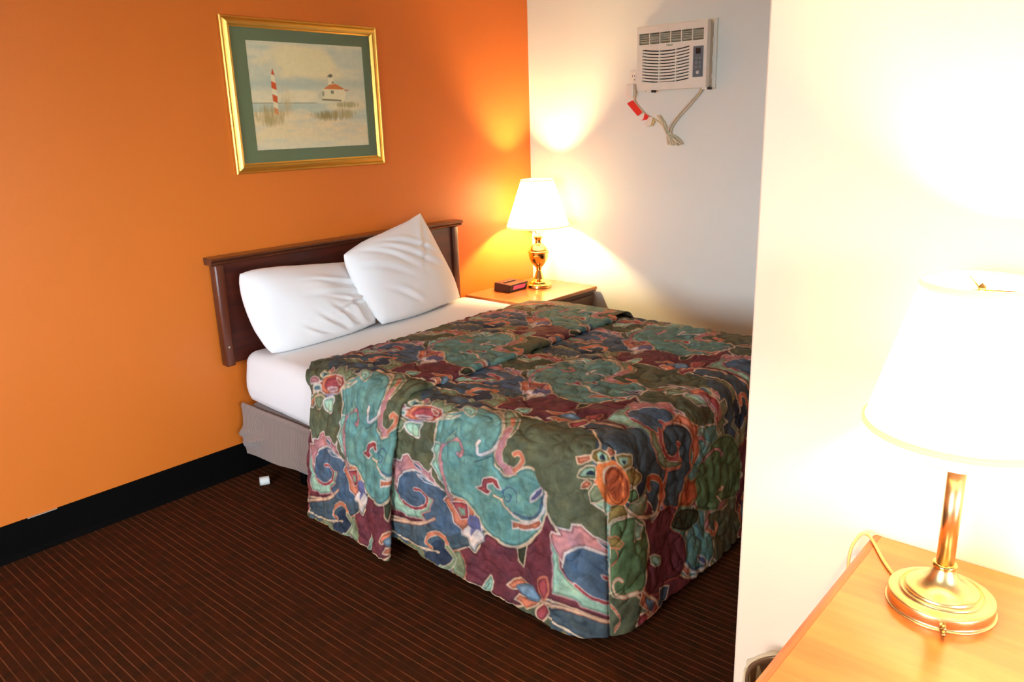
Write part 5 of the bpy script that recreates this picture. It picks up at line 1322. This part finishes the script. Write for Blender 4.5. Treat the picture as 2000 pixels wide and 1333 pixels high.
    def plate(name, pts, mat, x=-0.0225, t=0.0008):
        vs_ = [P(y, z, x) for y, z in pts] + [P(y, z, x + t) for y, z in pts]; n = len(pts)
        me = pydata(name, vs_, [tuple(range(n)), tuple(reversed(range(n, 2 * n)))] + [(i, n + i, n + (i + 1) % n, (i + 1) % n) for i in range(n)])
        b = bmesh.new(); b.from_mesh(me); bmesh.ops.recalc_face_normals(b, faces=b.faces); b.to_mesh(me); b.free()
        return link(name, me, mat, cord)
    plate('warning_tag', [(-0.688, 1.554), (-0.700, 1.562), (-0.724, 1.570), (-0.782, 1.508), (-0.770, 1.500), (-0.754, 1.489)], 'tag_red')['label'] = 'red warning tag'
    plate('warning_tag', [(-0.797, 1.502), (-0.823, 1.488), (-0.812, 1.470), (-0.792, 1.468), (-0.776, 1.466), (-0.790, 1.474)], 'tag_red', -0.024)['label'] = 'folded end of the red tag'
    plate('paper_tag', [(-0.828, 1.486), (-0.848, 1.478), (-0.838, 1.444), (-0.812, 1.432), (-0.800, 1.452)], 'tag_white', -0.026)['label'] = 'white paper tag'
    plate('paper_tag', [(-0.850, 1.476), (-0.862, 1.468), (-0.842, 1.436), (-0.834, 1.436)], 'tag_yellow', -0.022)['label'] = 'yellowed paper tag edge'
build_ac()

def build_outlet():
    y, z = -0.718, 1.672
    root = empty('wall_outlet', (0, y, z), 'white wall outlet at the lower left of the air conditioner', 'outlet')
    box('cover_plate', (-0.006, -0.026, -0.045), (-0.0005, 0.026, 0.045), 'outlet_white', root, 0.0025)
    box('socket_face', (-0.0095, -0.016, 0.004), (-0.0058, 0.016, 0.036), 'outlet_white', root, 0.0015)
    for s in (-0.006, 0.006):
        box('slot', (-0.0102, s - 0.0012, 0.014), (-0.009, s + 0.0012, 0.024), 'dark_slot', root)
    lathe('screw', [(0.0, 0.0), (0.003, 0.0), (0.003, 0.001), (0.0, 0.0015)], 'dark_slot', root, 12).matrix_local = Matrix.Translation((-0.006, -0.004, 0.0)) @ Matrix.Rotation(math.radians(-90), 4, 'Y')
build_outlet()

# ------------------------------------------------------------------ dresser with lamp by the partition
DZ, DYE = 0.75, -2.705
def build_dresser():
    x0, x1, y0, y1 = -2.845, PX - 0.002, -4.15, DYE
    root = empty('dresser', ((x0 + x1) / 2, (y0 + y1) / 2, 0), 'honey oak dresser along the white partition wall', 'dresser')
    o = ((x0 + x1) / 2, (y0 + y1) / 2, 0)
    box('top', (x0, y0, DZ - 0.024), (x1, y1 - 0.016, DZ), 'oak_top', root, 0.0015, off=o)
    # moulded lip along the visible end
    pr = [(y1 - 0.0165, DZ - 0.030), (y1 - 0.003, DZ - 0.030), (y1, DZ - 0.024), (y1, DZ - 0.010), (y1 - 0.003, DZ - 0.003), (y1 - 0.010, DZ + 0.0005), (y1 - 0.0165, DZ)]
    extrude_profile('end_moulding', [(p - o[1], z) for p, z in pr], 'x', x0 - o[0], x1 - o[0], 'oak_edge', root)
    prx = [(x0 + 0.0005, DZ - 0.030), (x0 - 0.012, DZ - 0.030), (x0 - 0.015, DZ - 0.024), (x0 - 0.015, DZ - 0.010), (x0 - 0.010, DZ - 0.002), (x0 + 0.0005, DZ)]
    extrude_profile('front_moulding', [(p - o[0], z) for p, z in prx], 'y', y0 - o[1], y1 - o[1], 'oak_edge', root)
    box('end_panel', (x0 + 0.015, y1 - 0.04, 0.06), (x1, y1 - 0.02, DZ - 0.0245), 'oak_edge', root, off=o)
    box('end_panel', (x0 + 0.015, y0 + 0.02, 0.06), (x1, y0 + 0.04, DZ - 0.0245), 'oak_edge', root, off=o)
    box('carcass', (x0 + 0.03, y0 + 0.0395, 0.06), (x1, y1 - 0.0395, DZ - 0.0245), 'oak_edge', root, off=o)
    box('plinth', (x0 + 0.05, y0 + 0.03, 0.0), (x1 - 0.01, y1 - 0.03, 0.0605), 'oak_edge', root, off=o)
    nc = 2
    wy = (y1 - y0 - 0.10) / nc
    for i in range(nc):
        for j in range(3):
            ya = y0 + 0.05 + i * wy + 0.008; yb_ = ya + wy - 0.016
            za = 0.085 + j * 0.21; zb = za + 0.195
            d_ = box('drawer', (x0 + 0.012, ya, za), (x0 + 0.0305, yb_, zb), 'oak_top', root, 0.004, off=o)
            h = tube('handle', [(0.0, -0.045, 0), (-0.022, -0.040, 0), (-0.026, 0, 0), (-0.022, 0.040, 0), (0.0, 0.045, 0)], 0.004, 'aged_brass', d_, 8)
            h.location = (x0 + 0.0125 - o[0], (ya + yb_) / 2 - o[1], (za + zb) / 2)
build_dresser()

def build_near_lamp():
    root = empty('table_lamp', (-2.480, -2.852, DZ), 'straight satin brass column lamp with white shade, lit on the oak dresser', 'lamp', 'lit table lamps')
    lathe('base', smooth_prof([(0.0, 0.0), (0.071, 0.0), (0.073, 0.003), (0.0735, 0.016), (0.071, 0.0195), (0.060, 0.022), (0.057, 0.0255), (0.055, 0.0235), (0.051, 0.026), (0.049, 0.030), (0.036, 0.0345), (0.024, 0.044), (0.017, 0.058), (0.0155, 0.066)], 5), 'satin_brass', root, 72)
    lathe('collar', [(0.0165, 0.064), (0.0175, 0.067), (0.0165, 0.070), (0.0135, 0.071)], 'polished_brass', root, 40)
    lathe('column', [(0.0125, 0.069), (0.0125, 0.232)], 'satin_brass', root, 40)
    lathe('diffuser_cup', smooth_prof([(0.0128, 0.228), (0.030, 0.230), (0.043, 0.234), (0.046, 0.240), (0.046, 0.252)], 5), 'porcelain_white', root, 48, False)
    lathe('socket', [(0.014, 0.232), (0.017, 0.236), (0.017, 0.285), (0.012, 0.29)], 'porcelain_white', root, 24)
    lathe('bulb', smooth_prof([(0.012, 0.291), (0.016, 0.31), (0.028, 0.335), (0.030, 0.355), (0.022, 0.378), (0.0, 0.386)], 5), 'bulb_glass', root, 24)
    for s in (-1, 1):
        tube('harp', [(s * 0.016, 0, 0.25), (s * 0.042, 0, 0.30), (s * 0.048, 0, 0.38), (s * 0.03, 0, 0.46), (0, 0, 0.485)], 0.0018, 'aged_brass', root, 6)
    shade(root, 0.131, 0.074, 0.288, 0.500, 0.007)
    bulb_light('bulb_light', (0, 0, 0.405), LAMP_NEAR_W, 0.03, root)
    sw = tube('switch', [(-0.0705, -0.0195, 0.010), (-0.083, -0.023, 0.0095)], 0.0045, 'aged_brass', root, 12, 0)
    tube('switch_tip', [(-0.0825, -0.0228, 0.0095), (-0.094, -0.026, 0.0085)], 0.0028, 'aged_brass', root, 10, 0)
    tube('cord', [(0.02, 0.066, 0.004), (0.062, 0.098, 0.0035), (0.105, 0.125, 0.0035), (0.128, 0.140, 0.0035), (0.138, 0.150, 0.004), (0.132, 0.160, 0.002), (0.110, 0.167, -0.020), (0.100, 0.166, -0.06), (0.10, 0.166, -0.09)], 0.0026, 'cord_beige', root)
build_near_lamp()

# ------------------------------------------------------------------ small things on the floor
def build_bin():
    c = (-2.420, -2.612); HH = 0.445
    root = empty('waste_basket', (c[0], c[1], 0), 'brown waste basket with a clear liner beside the dresser', 'bin')
    lathe('basket', [(0.058, 0.0), (0.060, 0.004), (0.076, HH - 0.010), (0.079, HH - 0.005), (0.079, HH), (0.075, HH), (0.072, HH - 0.010), (0.056, 0.008), (0.0, 0.008)], 'bin_brown', root, 40)
    n, m = 72, 12
    vs_, fs = [], []
    for j in range(m):
        t = j / (m - 1)
        for i in range(n):
            a = 2 * math.pi * i / n
            wv = 0.0022 * math.sin(a * 9 + t * 2) + 0.0014 * math.sin(a * 17 + 1)
            if t < 0.35: r = 0.068 + t * 0.02; z = HH - 0.08 + 0.09 * t / 0.35
            else:
                s = (t - 0.35) / 0.65; r = 0.0825 - 0.002 * s; z = HH + 0.010 - 0.12 * s + 0.02 * math.sin(a * 3 + 1) * s
            vs_.append(((r + wv) * math.cos(a), (r + wv) * math.sin(a), z))
    for j in range(m - 1):
        for i in range(n):
            a, b = j * n + i, j * n + (i + 1) % n
            fs.append((a, b, b + n, a + n))
    link('liner', pydata('liner', vs_, fs), 'bag_plastic', root, True)
build_bin()

cap = lathe('bottle_cap', smooth_prof([(0.0, 0.0), (0.0170, 0.0), (0.0185, 0.002), (0.0185, 0.036), (0.016, 0.040), (0.0, 0.0405)], 3), 'cap_white', None, 28)
cap.rotation_euler = (math.radians(90), 0, math.radians(62)); cap.location = (-2.09, -0.180, 0.0186)
tag(cap, 'small white plastic cap lying on the carpet under the bed corner', 'cap')
